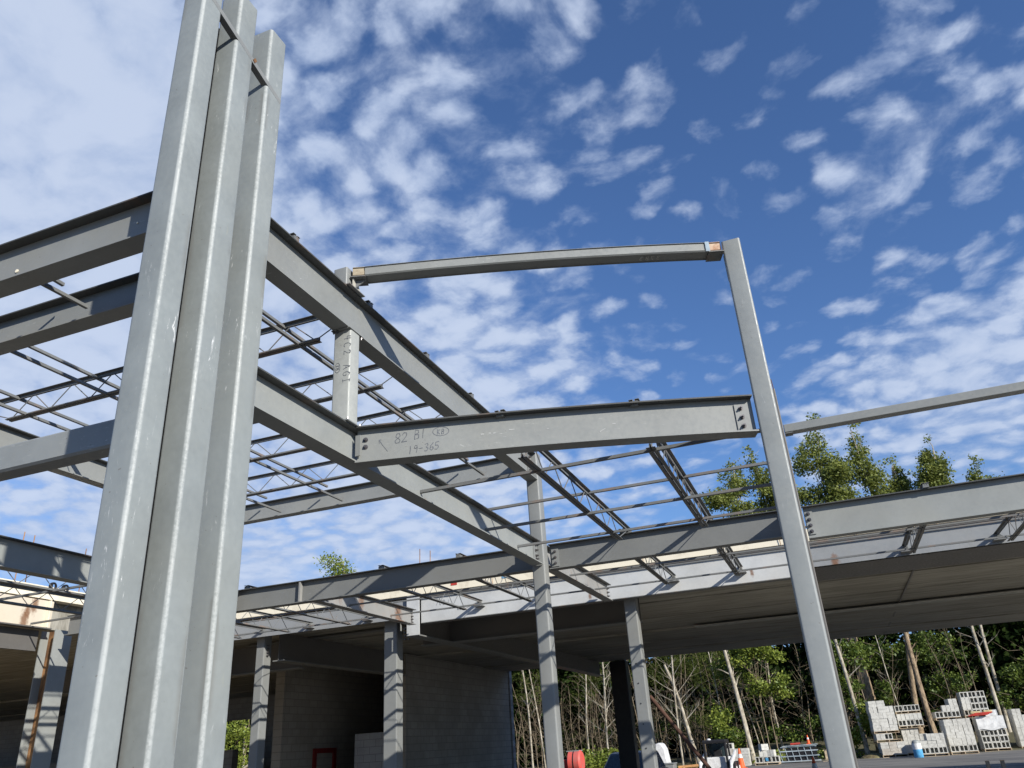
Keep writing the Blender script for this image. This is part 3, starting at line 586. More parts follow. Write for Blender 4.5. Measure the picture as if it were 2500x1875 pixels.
bcol(-3.505, -3.27, 15.42, 15.66, 2.79); bcol(-8.80, -8.49, 15.42, 15.70, 2.79); bcol(-12.11, -11.89, 15.42, 15.69, 2.79)
bcol(-7.55, -6.95, 29.72, 30.2, 2.75, M['black']); bcol(-14.6, -14.3, 16.2, 16.5, 2.5, M['darksteel'])
for z in (1.35, 1.0, .65, .3, -.1, -.5): MB().tube([(-3.40, 15.415, z), (-3.40, 15.409, z)], .012, 8).build('bolt_hole', M['black'], BL)
for x in (-8.35, -11.95): 
    q = MB()
    for z in (2.5, 2.43, 2.36, 2.29):
        for dx in (0, .09): q.tube([(x + dx, 15.55, z), (x + dx, 15.5, z)], .02, 6)
    q.build('bolt_group', M['bolt'], BL)
# walls
MB().box(-11.95, 21.7, -2.2, -11.65, 29.9, 2.79).build('block_wall', M['cmu'], BL)
MB().box(-15.15, 20.3, -2.2, -14.85, 29.9, 2.79).build('block_wall', M['cmu'], BL)
q = MB().box(-14.845, 21.85, -2.2, -14.77, 21.97, .41); q.box(-14.845, 22.86, -2.2, -14.77, 23.02, .41); q.box(-14.845, 21.975, .28, -14.77, 22.855, .41); q.build('door_frame', M['redframe'], BL)
MB().box(-14.846, 22.0, -2.2, -14.80, 22.84, .27).build('door', M['cmu'], BL)
MB().box(-13.5, 22.0, -2.2, -12.1, 22.3, .72).build('low_wall', M['cmuY'], BL)
MB().box(-45, 24, -2.2, -19.5, 24.3, .6).build('block_wall', M['cmuY'], BL)
MB().box(-45, 29.95, -2.2, -26.3, 30.2, 2.79).build('block_wall', M['cmuY'], BL)
MB().box(-26.29, 29.95, 1.9, -11.6, 30.2, 2.79).build('block_wall', M['cmuY'], BL)
MB().box(-23.4, 29.95, -2.2, -11.6, 30.2, 1.895).build('block_wall', M['cmuY'], BL)
# left return of the building
MB().box(-13.56, 4.0, 2.60, -13.54, 11.18, 3.09).build('edge_beam', M['creambeam'], BL)
MB().box(-13.62, 4.0, 2.575, -13.48, 11.18, 2.597).build('edge_flange', M['darksteel'], BL)
MB().box(-13.535, 11.05, 2.60, -13.47, 11.075, 3.09).build('stiffener', M['cream'], BL)
MB().box(-13.535, 9.85, 2.60, -13.45, 9.98, 3.09).build('stiffener', M['steel'], BL)
MB().box(-13.75, 4.0, 2.2, -13.70, 11.1, 2.57).build('girder_web', M['darksteel'], BL)
c = MB().box(-13.42, 11.2, -2.2, -13.40, 11.58, 2.57); c.box(-13.76, 11.2, -2.2, -13.74, 11.58, 2.57); c.build('column', M['steel'], BL)
MB().box(-13.735, 11.36, -2.2, -13.425, 11.38, 2.57).build('column_web', M['rustweb'], BL)
# reinforcing rods
for x, y, z0, z1 in ((-13.7, 10.4, 3.35, 4.30), (-13.7, 10.62, 3.35, 4.28), (-13.7, 11.82, 3.35, 4.26), (-7.87, 15.3, 3.34, 4.12), (-7.62, 15.3, 3.34, 4.05)):
    MB().tube([(x, y, z0), (x + .01, y, z1)], .009, 6).build('reinforcing_rod', M['rustweb'], BL)
for x in (-6.1, -2.95, -1.5, -.4, .9, 2.2):
    MB().tube([(x, 15.1, 3.1), (x - .02, 15.09, 3.36)], .006, 5).build('reinforcing_rod', M['rustweb'], BL)
for x, w_, m_ in ((-7.05, .14, 'red'), (-5.9, .16, 'blue')):
    MB().box(x, 15.113, 3.20, x + w_, 15.119, 3.28).build('paint_mark', M[m_], BL)
# brace pipe behind the column
r = thing('brace_pipe', 'rusty brown brace pipe slanting down to the ground from a building column', 'brace', (-2.1, 15.9, -1.45))
MB().tube([(-3.30, 15.8, .78), (-1.7, 15.8, -1.45)], .035, 10).build('pipe', plain('brown_pipe', (.09, .045, .03), .8), r)
MB().box(-1.85, 15.65, -1.45, -1.5, 15.95, -1.43).build('foot_plate', M['joist'], r)

# ------------------------------------------------------------------ yard: block stacks on pallets
def hollow_block(w=.39, h=.29, d=.39):
    q = MB(); tk = .035; xs = [(-w / 2, -w / 2 + tk), (-tk / 2, tk / 2), (w / 2 - tk, w / 2)]
    for a, b_ in xs: q.box(a, 0, 0, b_, d, h)
    for a, b_ in ((-w / 2 + tk, -tk / 2), (tk / 2, w / 2 - tk)):
        q.box(a, 0.001, 0, b_, d - .001, tk); q.box(a, .001, h - tk, b_, d - .001, h); q.box(a, d * .75, tk, b_, d * .8, h - tk)
    return q
def plain_block(w=.39, h=.29, d=.39):
    q = MB(); g = .008; a = w / 2
    q.box(-a, 0, 0, -g, d, h); q.box(g, 0, 0, a, d, h); q.box(-g, .02, .002, g, d - .01, h - .002); return q
def split_block(w=.39, h=.29, d=.39):
    q = MB(); q.box(-w / 2, 0, 0, w / 2, d, h * .49); q.box(-w / 2 + .004, .006, h * .51, w / 2 - .006, d, h); q.box(-w / 2 + .02, .02, h * .485, w / 2 - .02, d - .02, h * .515); return q
PROTO = {}
def proto(key, q, m):
    q.v = [Vector((v.x, v.y, v.z - E)) for v in q.v]
    o = q.build('concrete_block', m); PROTO[key] = o.data; bpy.data.objects.remove(o)
for nm, m_ in (('', 'block'), ('t', 'block2')):
    proto('h' + nm, hollow_block(), M[m_]); proto('p' + nm, plain_block(), M[m_]); proto('s' + nm, split_block(), M[m_])
def put_block(key, x, y, z, ang, label, group):
    o = bpy.data.objects.new('concrete_block', PROTO[key]); C.objects.link(o); o.location = (x, y, z + E); o.rotation_euler[2] = ang
    tag(o, label, 'concrete block', group)
def pallet(x, y, z, ang, label, w=1.22, d=1.2):
    r = thing('pallet', label, 'pallet', (x, y, z), 'wooden pallets in the yard'); r.rotation_euler[2] = ang
    for nm, q in (('top_deck', MB().box(-w / 2, 0, .10 - E, w / 2, d, .12 - E)), ('bottom_deck', MB().box(-w / 2, 0, 0.002 - E, w / 2, .09, .018 - E).box(-w / 2, d - .09, 0.002 - E, w / 2, d, .018 - E))):
        o = q.build(nm, M['wood']); o.parent = r
    for xx in (-w / 2 + .02, 0, w / 2 - .02):
        o = MB().box(xx - .018, 0.004, .02 - E, xx + .018, d - .004, .099 - E).build('stringer', M['wood']); o.parent = r
def stack(x, y, z, ang, rows, where, cols=3, depth=3, pal=True, jit=.012):
    """rows bottom to top: each row is a string of block keys for the front; behind it plain blocks on both flanks"""
    ca, sa = math.cos(ang), math.sin(ang); W = cols * .40
    def T(lx, ly): return x + lx * ca - ly * sa, y + lx * sa + ly * ca
    lab = 'grey concrete block in the ' + where; grp = 'concrete blocks in the ' + where
    if pal: pallet(x, y, z, ang, 'wooden pallet under the ' + where); z += .122
    for ri, row in enumerate(rows):
        off = 0.0
        for ci, ch in enumerate(row):
            if ch == '.': continue
            key = {'h': 'h', 'p': 'p', 's': 's', 'H': 'ht', 'P': 'pt', 'S': 'st'}[ch]
            lx = -W / 2 + .2 + ci * .4 + random.uniform(-jit, jit); px, py = T(lx, random.uniform(0, .02)); put_block(key, px, py, z, ang + random.uniform(-.01, .01), lab, grp)
            for dj in range(1, depth):
                if ci in (0, len(row) - 1) or ri == len(rows) - 1:
                    px, py = T(lx, dj * .4); put_block('p' if key[0] != 's' else 's', px, py, z, ang, lab, grp)
        z += .292
    return z
a1_ = .10
z = stack(2.15, 48.5, -1.45, a1_, ['SSS', 'sSs'], 'leftmost block stack, bottom tier', jit=.02)
z = stack(2.03, 48.55, z, a1_, ['ph.', ], 'leftmost block stack, broken middle tier', jit=.03)
z = stack(2.0, 48.6, z, a1_, ['sss', 'ssp', 'sps', 'psp', 'ss.'], 'leftmost block stack, tall top tier', jit=.02)
z = stack(3.82, 46.4, -1.45, .03, ['hhh', 'sss', '.pp'], 'low second stack from the left, beside the drum')
z = stack(3.35, 49.6, -1.45, .03, ['ppp', 'ppp', 'ppp', 'pp.'], 'rear second stack from the left, lower tier', depth=2)
z = stack(3.30, 49.5, z, .03, ['hhh', 'ppp'], 'rear second stack from the left, upper tier', depth=2)
z = stack(3.30, 49.5, z, .03, ['hhh'], 'rear second stack from the left, topmost layer', depth=2)
z3 = stack(5.22, 47.2, -1.45, .06, ['hhh', 'ppp', 'sss', 'ppp', 'spp'], 'middle block stack with open cells along its bottom row')
z = stack(5.35, 50.6, -1.45, .06, ['ppp'] * 5, 'rear middle stack, hidden tier', depth=1)
z = stack(5.15, 49.6, z3 - .02, .06, ['hhh', '.pp', '..p'], 'stepped tier on top of the middle stack')
z4 = stack(6.95, 49.2, -1.45, .04, ['hhh', 'hhh', 'hhh', 'ppp', 'hhp'], 'plastic-wrapped stack at right with open cells')
z = stack(7.05, 51.0, -1.45, .02, ['ppp'] * 5, 'rear right stack, hidden tier', depth=1)
z = stack(6.7, 50.9, z, .02, ['Hhh', 'phh', 'phh', 'hhh'], 'highest tier at right, full of open cells', cols=3)
z = stack(8.75, 50.0, -1.45, .02, ['ppp'] * 5 + ['p..'], 'stack at the right edge')
# plastic sheet over the right stack
ca = .04
def sheet(x0, x1, y0, y1, zt, drop, m, label):
    q = MB(); nx = 16
    def prof(x):
        w_ = .018 * math.sin(x * 19) + .012 * math.sin(x * 43)
        return [(y0 - .03 + w_, zt - drop + .04 * math.sin(x * 7)), (y0 - .025 - w_, zt - drop * .5), (y0 - .02, zt), (y0 + .1, zt + .03), (y1, zt + .03)]
    xs = np.linspace(x0, x1, nx)
    rows_ = [q.ring([(x, y, z) for y, z in prof(x)]) for x in xs]; rows2 = [q.ring([(x, y + .006, z - .006) for y, z in prof(x)]) for x in xs]
    for a, b_ in zip(rows_, rows_[1:]):
        for i in range(len(a) - 1): q.f.append([a[i], a[i + 1], b_[i + 1], b_[i]])
    for a, b_ in zip(rows2, rows2[1:]):
        for i in range(len(a) - 1): q.f.append([a[i], b_[i], b_[i + 1], a[i + 1]])
    return tag(q.build('plastic_sheet', m, smooth=True), label, 'plastic sheet')
sheet(6.32, 7.58, 49.18, 50.3, z4 + .01, .60, M['whiteplas'], 'white plastic sheet draped over the wrapped block stack at right')
sheet(7.05, 7.62, 50.86, 51.6, z + .01, .35, M['whiteplas'], 'white plastic wrap hanging over the highest tier of blocks')
sheet(9.1, 9.4, 49.95, 51, z4 + .20, .35, M['whiteplas'], 'white plastic wrap on the stack at the right edge')
r = thing('strap_bundle', 'yellow and red bundle lying on the block stacks at right', 'bundle', (6.6, 49.3, z4 + .04))
q = MB(); [q.tube([(6.0 + .1 * k_, 48.95, z4 + .10 + .03 * k_), (6.9 + .08 * k_, 49.0, z4 + .12 + .03 * k_)], .03, 6) for k_ in range(4)]; q.build('red_bars', M['red'], r)
MB().box(6.15, 49.05, z4 + .17, 6.6, 49.4, z4 + .3).build('yellow_bag', plain('yellow_bag', (.62, .52, .28)), r, bevel=.04)
MB().box(6.75, 49.05, z4 + .17, 7.15, 49.4, z4 + .32).build('yellow_bag', plain('yellow_bag_b', (.62, .52, .28)), r, bevel=.04)
# drum
r = thing('plastic_drum', 'blue and white drum standing between the block stacks', 'drum', (3.06, 46.0, -1.45))
MB().lathe((3.06, 46.0, -1.45), [(.20, 0), (.21, .02), (.21, .36)], 20).build('lower_body', M['blue'], r, smooth=True)
MB().lathe((3.06, 46.0, -1.45), [(.21, .361), (.215, .5), (.21, .62)], 20).build('upper_body', M['whiteplas'], r, smooth=True)
MB().lathe((3.06, 46.0, -1.45), [(.20, .621), (.17, .72), (.09, .77), (.05, .775)], 20).build('lid', M['steel'], r, smooth=True)
# small pallet of loose blocks
pallet(-4.08, 46.6, -1.45, 0, 'wooden pallet under the jumble of loose blocks')
for (kx, kk, kz, ka) in ((-4.45, 'h', 0, .0), (-4.03, 'h', 0, .05), (-3.63, 'h', 0, 0), (-4.2, 'p', .292, .1), (-3.85, 'p', .292, -.2), (-4.05, 's', .584, .5)):
    put_block(kk, kx, 46.65, -1.45 + .122 + kz, ka, 'loose concrete block in the jumble on the small pallet', 'loose blocks on the small pallet')
tag(MB().box(-4.12, 46.62, -1.25, -3.99, 46.66, -1.10).build('blue_wrapper', M['blue']), 'small blue wrapper tucked in the loose blocks', 'wrapper')
z = stack(-5.72, 48.5, -1.62, 0, ['sss', 'sss', 'Sss', 'h..'], 'pale stack behind the skid steer and cone', depth=2)
# steel joist bundle
def bundle():
    r = thing('joist_bundle', 'bundle of grey-blue steel joists lying on the asphalt', 'steel bundle', (-2.5, 48.4, -1.45))
    m_ = plain('bluish_steel', (.30, .36, .40), .5, scale=5); mb_ = plain('bluish_steel_b', (.38, .44, .47), .5, scale=5)
    for j, z in enumerate((-1.40, -1.16, -.92, -.72)):
        MB().box(-3.55 + .05 * j, 48.0 + .03 * j, z, -1.45 - .04 * j, 48.05 + .03 * j, z + .05).build('chord', m_ if j % 2 else mb_, r)
        MB().box(-3.5 + .05 * j, 48.45, z, -1.5 - .04 * j, 48.5, z + .05).build('chord', mb_, r)
    q = MB(); [q.bar((-3.4 + .32 * k_, 48.03, -1.37), (-3.5 + .32 * k_, 48.09, -.72), .025, .025) for k_ in range(6)]; q.build('lattice', mb_, r)
    q = MB(); [q.bar((-3.3 + .05 * k_, 47.98 + .09 * k_, -.64), (-1.5, 47.98 + .09 * k_, -.62), .03, .03) for k_ in range(6)]; q.build('top_bars', mb_, r)
    MB().box(-3.2, 48.1, -1.36, -1.6, 48.4, -.75).build('inner_steel', M['black'], r)
    MB().tube([(-2.85, 48.0, -.56), (-2.35, 48.05, -.55)], .05, 8).build('red_strap', M['red'], r)
bundle()
def cone(x, y, z, h, label):
    r = thing('traffic_cone', label, 'traffic cone', (x, y, z), 'traffic cones'); b_ = h * .27
    MB().box(x - b_, y - b_, z, x + b_, y + b_, z + .03).build('base', M['orange'], r, bevel=.01)
    MB().lathe((x, y, z), [(h * .19, .031), (h * .13, h * .52)], 16).build('lower_cone', M['orange'], r, smooth=True)
    MB().lathe((x, y, z), [(h * .13, h * .5205), (h * .09, h * .72)], 16).build('reflective_band', M['whiteplas'], r, smooth=True)
    MB().lathe((x, y, z), [(h * .09, h * .7205), (h * .035, h)], 16).build('tip', M['orange'], r, smooth=True)
cone(-5.08, 44, -1.45, .90, 'orange cone with white band in front of the pale block stack')
cone(-1.16, 30, -1.45, .70, 'partly cut off cone at the bottom edge beside the tall right post')
cone(-1.93, 48.2, -.61, .45, 'orange cone standing on the bundle of steel joists')
r = thing('broken_crate', 'small broken crate of boards beside the joist bundle', 'crate', (-1.0, 47, -1.45))
for nm, bb in (('side', (-1.2, 46.9, -1.3, -.9, 46.93, -.95)), ('top', (-1.25, 46.9, -.94, -.85, 47.2, -.90)), ('side', (-1.2, 47.2, -1.3, -.9, 47.23, -.95)), ('base', (-1.22, 46.9, -1.35, -.88, 47.2, -1.31))): MB().box(*bb).build(nm, M['wood'], r)
q = MB(); q.bar((-1.35, 46.85, -1.43), (-.9, 46.88, -1.38), .06, .02); q.bar((-1.1, 46.85, -.9), (-.95, 46.85, -.72), .05, .02); q.build('loose_board', M['wood'], r)
for x, lab in ((2.56, 'left one of two dark stakes at the bottom right edge'), (2.83, 'right one of two dark stakes at the bottom right edge')):
    r = thing('stake', lab, 'stake', (x, 20, -1.45), 'dark stakes'); MB().box(x - .035, 19.965, -1.45, x + .035, 20.035, -.765).build('shaft', M['darksteel'], r, bevel=.005); MB().box(x - .04, 19.96, -.764, x + .04, 20.04, -.755).build('cap', M['wood'], r)
# lumber bundle, grey bin, wrapped pallet
r = thing('lumber_pile', 'pile of orange-tan lumber near the skid steer', 'lumber', (-7.0, 40, -2.0))
for j in range(9):
    x0 = -7.6 + random.uniform(0, .25); zz_ = -2.0 + .11 * j; MB().bar((x0, 39.8 + .1 * (j % 3), zz_), (x0 + .9, 39.9 + .1 * (j % 3), zz_ + random.uniform(-.02, .03)), .25, .09).build('plank', M['lumber'], r)
r = thing('grey_bin', 'flat-topped grey bin behind the building column', 'bin', (-8.0, 40, -2.05)); MB().box(-8.5, 39.6, -2.05, -7.58, 40.4, -.98).build('body', M['steel_mid'], r, bevel=.03); MB().box(-8.53, 39.57, -.978, -7.55, 40.43, -.93).build('lid', M['steel_mid'], r)
r = thing('wrapped_pallet', 'tall white plastic-wrapped load with faint printing beside the building column', 'wrapped load', (-8.55, 42, -2.05))
pr = [(-9.0, -2.0), (-8.12, -2.0), (-8.18, -1.2), (-8.30, -.35), (-8.42, -.12), (-8.55, -.06), (-8.72, -.12), (-8.86, -.16), (-8.98, -.30)]
MB().prism([(x, 41.6, z) for x, z in pr], (0, .9, 0)).build('wrap', M['whiteplas'], r, bevel=.06)
q = MB(); [q.box(-8.93, 41.594, z, -8.93 + w_, 41.599, z + .018) for z, w_ in ((-.40, .12), (-.55, .10), (-.85, .22), (-.99, .25), (-1.12, .18))]; q.build('printing', M['pen'], r)
# mixer
r = thing('mortar_mixer', 'red mortar mixer with a curved drum and grate lid', 'mixer', (-11.9, 38, -2.05))
MB().tube([(-12.0, 38.0, -.62), (-11.95, 38.0, -.62), (-11.45, 38.0, -.62), (-11.38, 38.0, -.62)], [.40, .47, .47, .40], 28).build('drum', plain('worn_red_drum', (.62, .08, .06), .5, c2=(.45, .12, .10), scale=4), r, smooth=True); MB().tube([(-11.72, 38.0, -.62), (-11.68, 38.0, -.62)], .485, 28).build('drum_band', M['black'], r, smooth=True)
MB().box(-12.38, 37.7, -1.25, -11.98, 38.5, -.50).build('engine_cover', M['red'], r, bevel=.05)
MB().obox((-11.75, 38.1, -.17), (.30, 0, 0), (0, .3, 0), (0, 0, .02)).build('grate', M['steel'], r)
MB().box(-12.3, 37.8, -1.6, -11.4, 38.3, -1.26).build('frame', M['black'], r)
for x in (-12.3, -11.45): MB().tube([(x, 37.9, -1.72), (x + .12, 37.9, -1.72)], .33, 20).build('wheel', M['black'], r, smooth=True)
# SUV
def suv():
    x0, x1, y, g = -8.75, -6.75, 30.0, -2.05; xc = (x0 + x1) / 2
    r = thing('parked_suv', 'dark blue-grey vehicle facing the camera, cut off by the bottom edge', 'car', (xc, y + 2, g))
    def ringz(hw, z, yf, yb): return [(xc - hw, yf, z), (xc + hw, yf, z), (xc + hw, yb, z), (xc - hw, yb, z)]
    MB().loft([ringz(.97, g + .35, y, y + 4.6), ringz(1.0, g + .75, y - .02, y + 4.65), ringz(.93, g + 1.10, y + .1, y + 4.6)]).build('body', M['carpaint'], r, bevel=.06)
    cb = MB().loft([ringz(.88, g + 1.102, y + 1.0, y + 4.4), ringz(.70, g + 1.72, y + 1.85, y + 4.0), ringz(.62, g + 1.77, y + 2.1, y + 3.8)]).build('cabin', M['carpaint'], r, bevel=.04)
    MB().prism([(xc - .78, y + 1.05, g + 1.14), (xc + .78, y + 1.05, g + 1.14), (xc + .63, y + 1.74, g + 1.66), (xc - .63, y + 1.74, g + 1.66)], (0, -.02, .012)).build('windshield', M['glass'], r)
    for s_ in (-1, 1):
        MB().box(xc + s_ * 1.0 - .10, y + 1.1, g + 1.08, xc + s_ * 1.0 + .10, y + 1.25, g + 1.24).build('mirror', M['carpaint'], r, bevel=.04)
        MB().box(xc + s_ * .75 - .16, y - .035, g + .72, xc + s_ * .75 + .16, y + .05, g + .88).build('headlight', M['whiteplas'], r, bevel=.02)
        for yy in (y + .9, y + 3.7): MB().tube([(xc + s_ * .82, yy, g + .36), (xc + s_ * 1.02, yy, g + .36)], .36, 22).build('wheel', M['black'], r, smooth=True)
    MB().box(xc - .5, y - .03, g + .55, xc + .5, y + .02, g + .78).build('grille', M['black'], r)
    MB().tube([(xc + .55, y + 3.0, g + 1.77), (xc + .55, y + 3.1, g + 1.87)], .02, 6).build('antenna', M['black'], r)
suv()
# skid steer
def skid():
    x, y, g = -5.98, 42, -1.85
    r = thing('skid_steer', 'black and white skid steer loader with an open black cab frame', 'skid steer', (x, y, g))
    body = MB().box(x - .62, y + .3, g + .35, x + .62, y + 2.2, g + 1.0); body.build('body', M['whiteplas'], r, bevel=.05)
    q = MB()
    for s_ in (-1, 1):
        q.bar((x + s_ * .50, y + .15, g + .5), (x + s_ * .50, y + .15, g + 1.62), .11, .12, (0, 1, 0)); q.bar((x + s_ * .50, y + 1.3, g + .9), (x + s_ * .50, y + 1.2, g + 1.66), .09, .10, (0, 1, 0)); q.bar((x + s_ * .50, y + .1, g + 1.66), (x + s_ * .50, y + 1.3, g + 1.66), .12, .13)
    q.box(x - .56, y + .08, g + 1.60, x + .56, y + .25, g + 1.735); q.build('cab_frame', M['black'], r, bevel=.03)
    MB().box(x - .55, y + .1, g + 1.70, x + .55, y + 1.35, g + 1.755).build('cab_roof', M['black'], r, bevel=.03)
    MB().box(x - .42, y + 1.24, g + .95, x + .42, y + 1.26, g + 1.58).build('rear_window', M['glass'], r)
    MB().lathe((x - .25, y + .3, g + 1.756), [(.10, 0), (.09, .05), (.03, .07)], 12).build('beacon', M['whiteplas'], r, smooth=True)
    MB().box(x - .22, y + .6, g + .75, x + .22, y + 1.0, g + .85).build('seat', M['black'], r, bevel=.03)
    MB().box(x - .20, y + .98, g + .85, x + .20, y + 1.08, g + 1.3).build('seat_back', M['black'], r, bevel=.04)
    for s_ in (-1, 1):
        MB().tube([(x + s_ * .28, y + .4, g + .7), (x + s_ * .25, y + .35, g + 1.12)], .02, 6).build('control_lever', M['black'], r)
        ac = MB(); ac.bar((x + s_ * .72, y + 1.8, g + 1.15), (x + s_ * .72, y - .2, g + .75), .10, .20); ac.bar((x + s_ * .72, y - .2, g + .8), (x + s_ * .72, y - .6, g + .3), .10, .16); ac.build('lift_arm', M['whiteplas'], r, bevel=.02)
        for yy in (y + .45, y + 1.65):
            wheel = MB().tube([(x + s_ * .60, yy, g + .38), (x + s_ * .84, yy, g + .38)], .38, 24).build('wheel', M['black'], r, smooth=True)
            rim = MB().tube([(x + s_ * .842, yy, g + .38), (x + s_ * .86, yy, g + .38)], .2, 16); sub(rim, 'rim', M['whiteplas'], wheel)
    MB().prism([(x - .85, y - .6, g + .02), (x - .85, y - .15, g + .02), (x - .85, y - .15, g + .5), (x - .85, y - .3, g + .5)], (1.7, 0, 0)).build('bucket', M['steel_dk'], r)
skid()

# ------------------------------------------------------------------ vegetation
def leaves(name, m, parent, clumps, n, size, squash=1.0, needle=False):
    """clumps: list of (cx,cy,cz, rx,ry,rz). Many small leaf faces gathered in sub-tufts"""
    cl = np.array(clumps, float); vol = cl[:, 3] * cl[:, 4] * cl[:, 5]; idx = rng.choice(len(cl), n, p=vol / vol.sum())
    nt = max(6, n // 16); ti = rng.choice(len(cl), nt, p=vol / vol.sum()); d = rng.normal(size=(nt, 3)); d /= np.linalg.norm(d, axis=1)[:, None]
    rad = rng.random(nt) ** .45; tc = cl[ti, :3] + d * rad[:, None] * cl[ti, 3:]
    k = rng.integers(0, nt, n); tr = (cl[ti, 3:].mean(axis=1) * .17 + .10)[k]
    p = tc[k] + rng.normal(size=(n, 3)) * tr[:, None] * np.array([1, 1, .75])
    a = rng.normal(size=(n, 3)); a[:, 2] *= .7; a /= np.linalg.norm(a, axis=1)[:, None]; b = rng.normal(size=(n, 3)); b -= (b * a).sum(1)[:, None] * a; b /= np.linalg.norm(b, axis=1)[:, None]
    s = size * rng.uniform(.6, 1.3, n)[:, None]; wd = .18 if needle else .62
    v = np.stack([p - a * s * .6, p + b * s * wd * .6, p + a * s * .6, p - b * s * wd * .6], 1).reshape(-1, 3)
    o0 = np.array(parent.location if parent is not None else (0, 0, 0)); v[:, 2] += E; v -= o0
    me = bpy.data.meshes.new(name); me.vertices.add(4 * n); me.vertices.foreach_set('co', v.ravel()); me.loops.add(4 * n); me.loops.foreach_set('vertex_index', np.arange(4 * n, dtype=np.int32)); me.polygons.add(n)
    me.polygons.foreach_set('loop_start', np.arange(0, 4 * n, 4, dtype=np.int32)); me.polygons.foreach_set('loop_total', np.full(n, 4, np.int32)); me.update(calc_edges=True)
    me.materials.append(m); o = bpy.data.objects.new(name, me); C.objects.link(o)
    if parent is not None: o.parent = parent
    return o
def limb(q, p, d, L, r0, depth=2, nb=3, curl=.25, n=5):
    pts = [Vector(p)]; d = Vector(d).normalized(); st = 5
    for i in range(st):
        d = (d + Vector((random.uniform(-1, 1), random.uniform(-1, 1), random.uniform(-.3, .9))) * curl * .35).normalized(); pts.append(pts[-1] + d * L / st)
    q.tube(pts, [r0 * (1 - .8 * i / st) for i in range(st + 1)], n)
    if depth > 0:
        for j in range(nb):
            k = random.randint(1, st - 1); dd = (d + Vector((random.uniform(-1, 1), random.uniform(-1, 1), random.uniform(-.2, .8)))).normalized()
            limb(q, pts[k], dd, L * random.uniform(.35, .6), r0 * .45, depth - 1, nb, curl, 3 if depth == 1 else 4)
def tree(name, label, cat, group, base, top, r0, r1, bark, clumps=(), leafm=None, nl=0, ls=.16, limbs=8, limbL=1.5, l0=.3, wob=.15, needle=False, depth=1, fan=1.0):
    b, tp = Vector(base), Vector(top); r = thing(name, label, cat, base, group); q = MB(); n = 9; pts = []
    for i in range(n + 1):
        f = i / n; p = b.lerp(tp, f); p += Vector((math.sin(f * 5 + b.x) * wob * f, math.cos(f * 4 + b.x * 2) * wob * f, 0)); pts.append(p)
    q.tube(pts, [r0 * 1.25] + [r0 + (r1 - r0) * i / n for i in range(1, n + 1)], 9); q.build('trunk', bark, r, smooth=True)
    if limbs:
        q = MB()
        for j in range(limbs):
            f = l0 + (1 - l0) * (j + random.random()) / limbs; k = min(n - 1, int(f * n)); p = pts[k].lerp(pts[k + 1], f * n - k)
            a = random.uniform(0, 6.28); limb(q, p, (math.cos(a) * fan, math.sin(a) * fan, random.uniform(.5, 1.2)), limbL * (1.2 - .7 * f) * random.uniform(.7, 1.2), max(.008, (r0 + (r1 - r0) * f) * .35), depth)
        for c in clumps[:14]:
            k = random.randint(n // 2, n); q.tube([pts[k], (pts[k] + Vector(c[:3])) / 2 + Vector((0, 0, .15)), Vector(c[:3])], [r1 * .8 + .008, r1 * .5 + .006, .006], 5)
        q.build('branch', bark, r)
    if nl: leaves('crown', leafm, r, clumps, nl, ls, needle=needle)
    return r
def aspen(label, x0, x1, xt, zt, zb, y, nl, lean=0, group='tall trees above the roof line', dens=1.0, lm='leafA', top=.20):
    F_a = 1.25; x0, x1, xt, zt, zb, y = [v * F_a for v in (x0, x1, xt, zt, zb, y)]; nl = int(nl * 1.9)
    cl = []; w = (x1 - x0); 
    nlay = 9
    for i in range(nlay):
        f = i / (nlay - 1); z = zt - .35 - (zt - zb) * f; ww = w * (top + (1 - top) * min(1, f * 2.2)) * (1 + .12 * math.sin(i * 2.1)); cx = xt + ((x0 + x1) / 2 - xt) * min(1, f * 1.6)
        for s_ in range(2 if f > .15 else 1):
            cl.append((cx + random.uniform(-.3, .3) * ww, y + random.uniform(-.5, .5), z + random.uniform(-.2, .2), ww * random.uniform(.18, .30) + .14, ww * .3 + .2, (zt - zb) / nlay * random.uniform(.55, .9)))
    return tree('aspen_tree', label, 'tree', group, ((x0 + x1) / 2 - lean, y + .4, -1.0), (xt, y, zt - .6), .16, .025, M['birch'], cl, M[lm], nl, .17, 9, 2.0, .55, .25)
aspen('slender leafy aspen left of the tall right post, rising above the dark beam', -5.0, -1.95, -3.2, 15.75, 10.5, 48, 5600)
aspen('narrow aspen top right behind the tall right post', -2.35, -.45, -1.9, 16.2, 10.5, 48.5, 4500)
aspen('large leafy aspen just right of the tall right post, pale limbs showing', -.5, 3.5, 2.0, 16.9, 10.3, 47.5, 9500, .3)
aspen('thin gappy aspen with a white trunk, second right of the tall right post', 3.55, 5.5, 4.1, 16.6, 10.5, 48, 3600)
aspen('rounded tree top third right of the tall right post', 4.9, 6.6, 5.8, 14.3, 10, 49, 4800)
aspen('bushy tree top fourth right of the tall right post', 6.6, 8.6, 7.7, 14.7, 10, 48, 6200)
aspen('grey-green sparse tree top near the right edge, above the beam', 8.9, 11.1, 10.2, 13.7, 9.5, 50, 3800, lm='leafA')
aspen('tree top just touching the right edge of the picture', 11.7, 13.4, 12.7, 12.3, 8.5, 49, 1800, lm='leafB')
aspen('green tree top peeping over the dark beam left of centre', -32.6, -28.6, -30.4, 13.2, 7, 48, 6000, lm='leafC', top=.85)
aspen('tiny tree top peeping over the dark beam beside the tube posts', -39.3, -37.2, -38.4, 11.2, 6, 48, 2500, lm='leafB', top=.8)
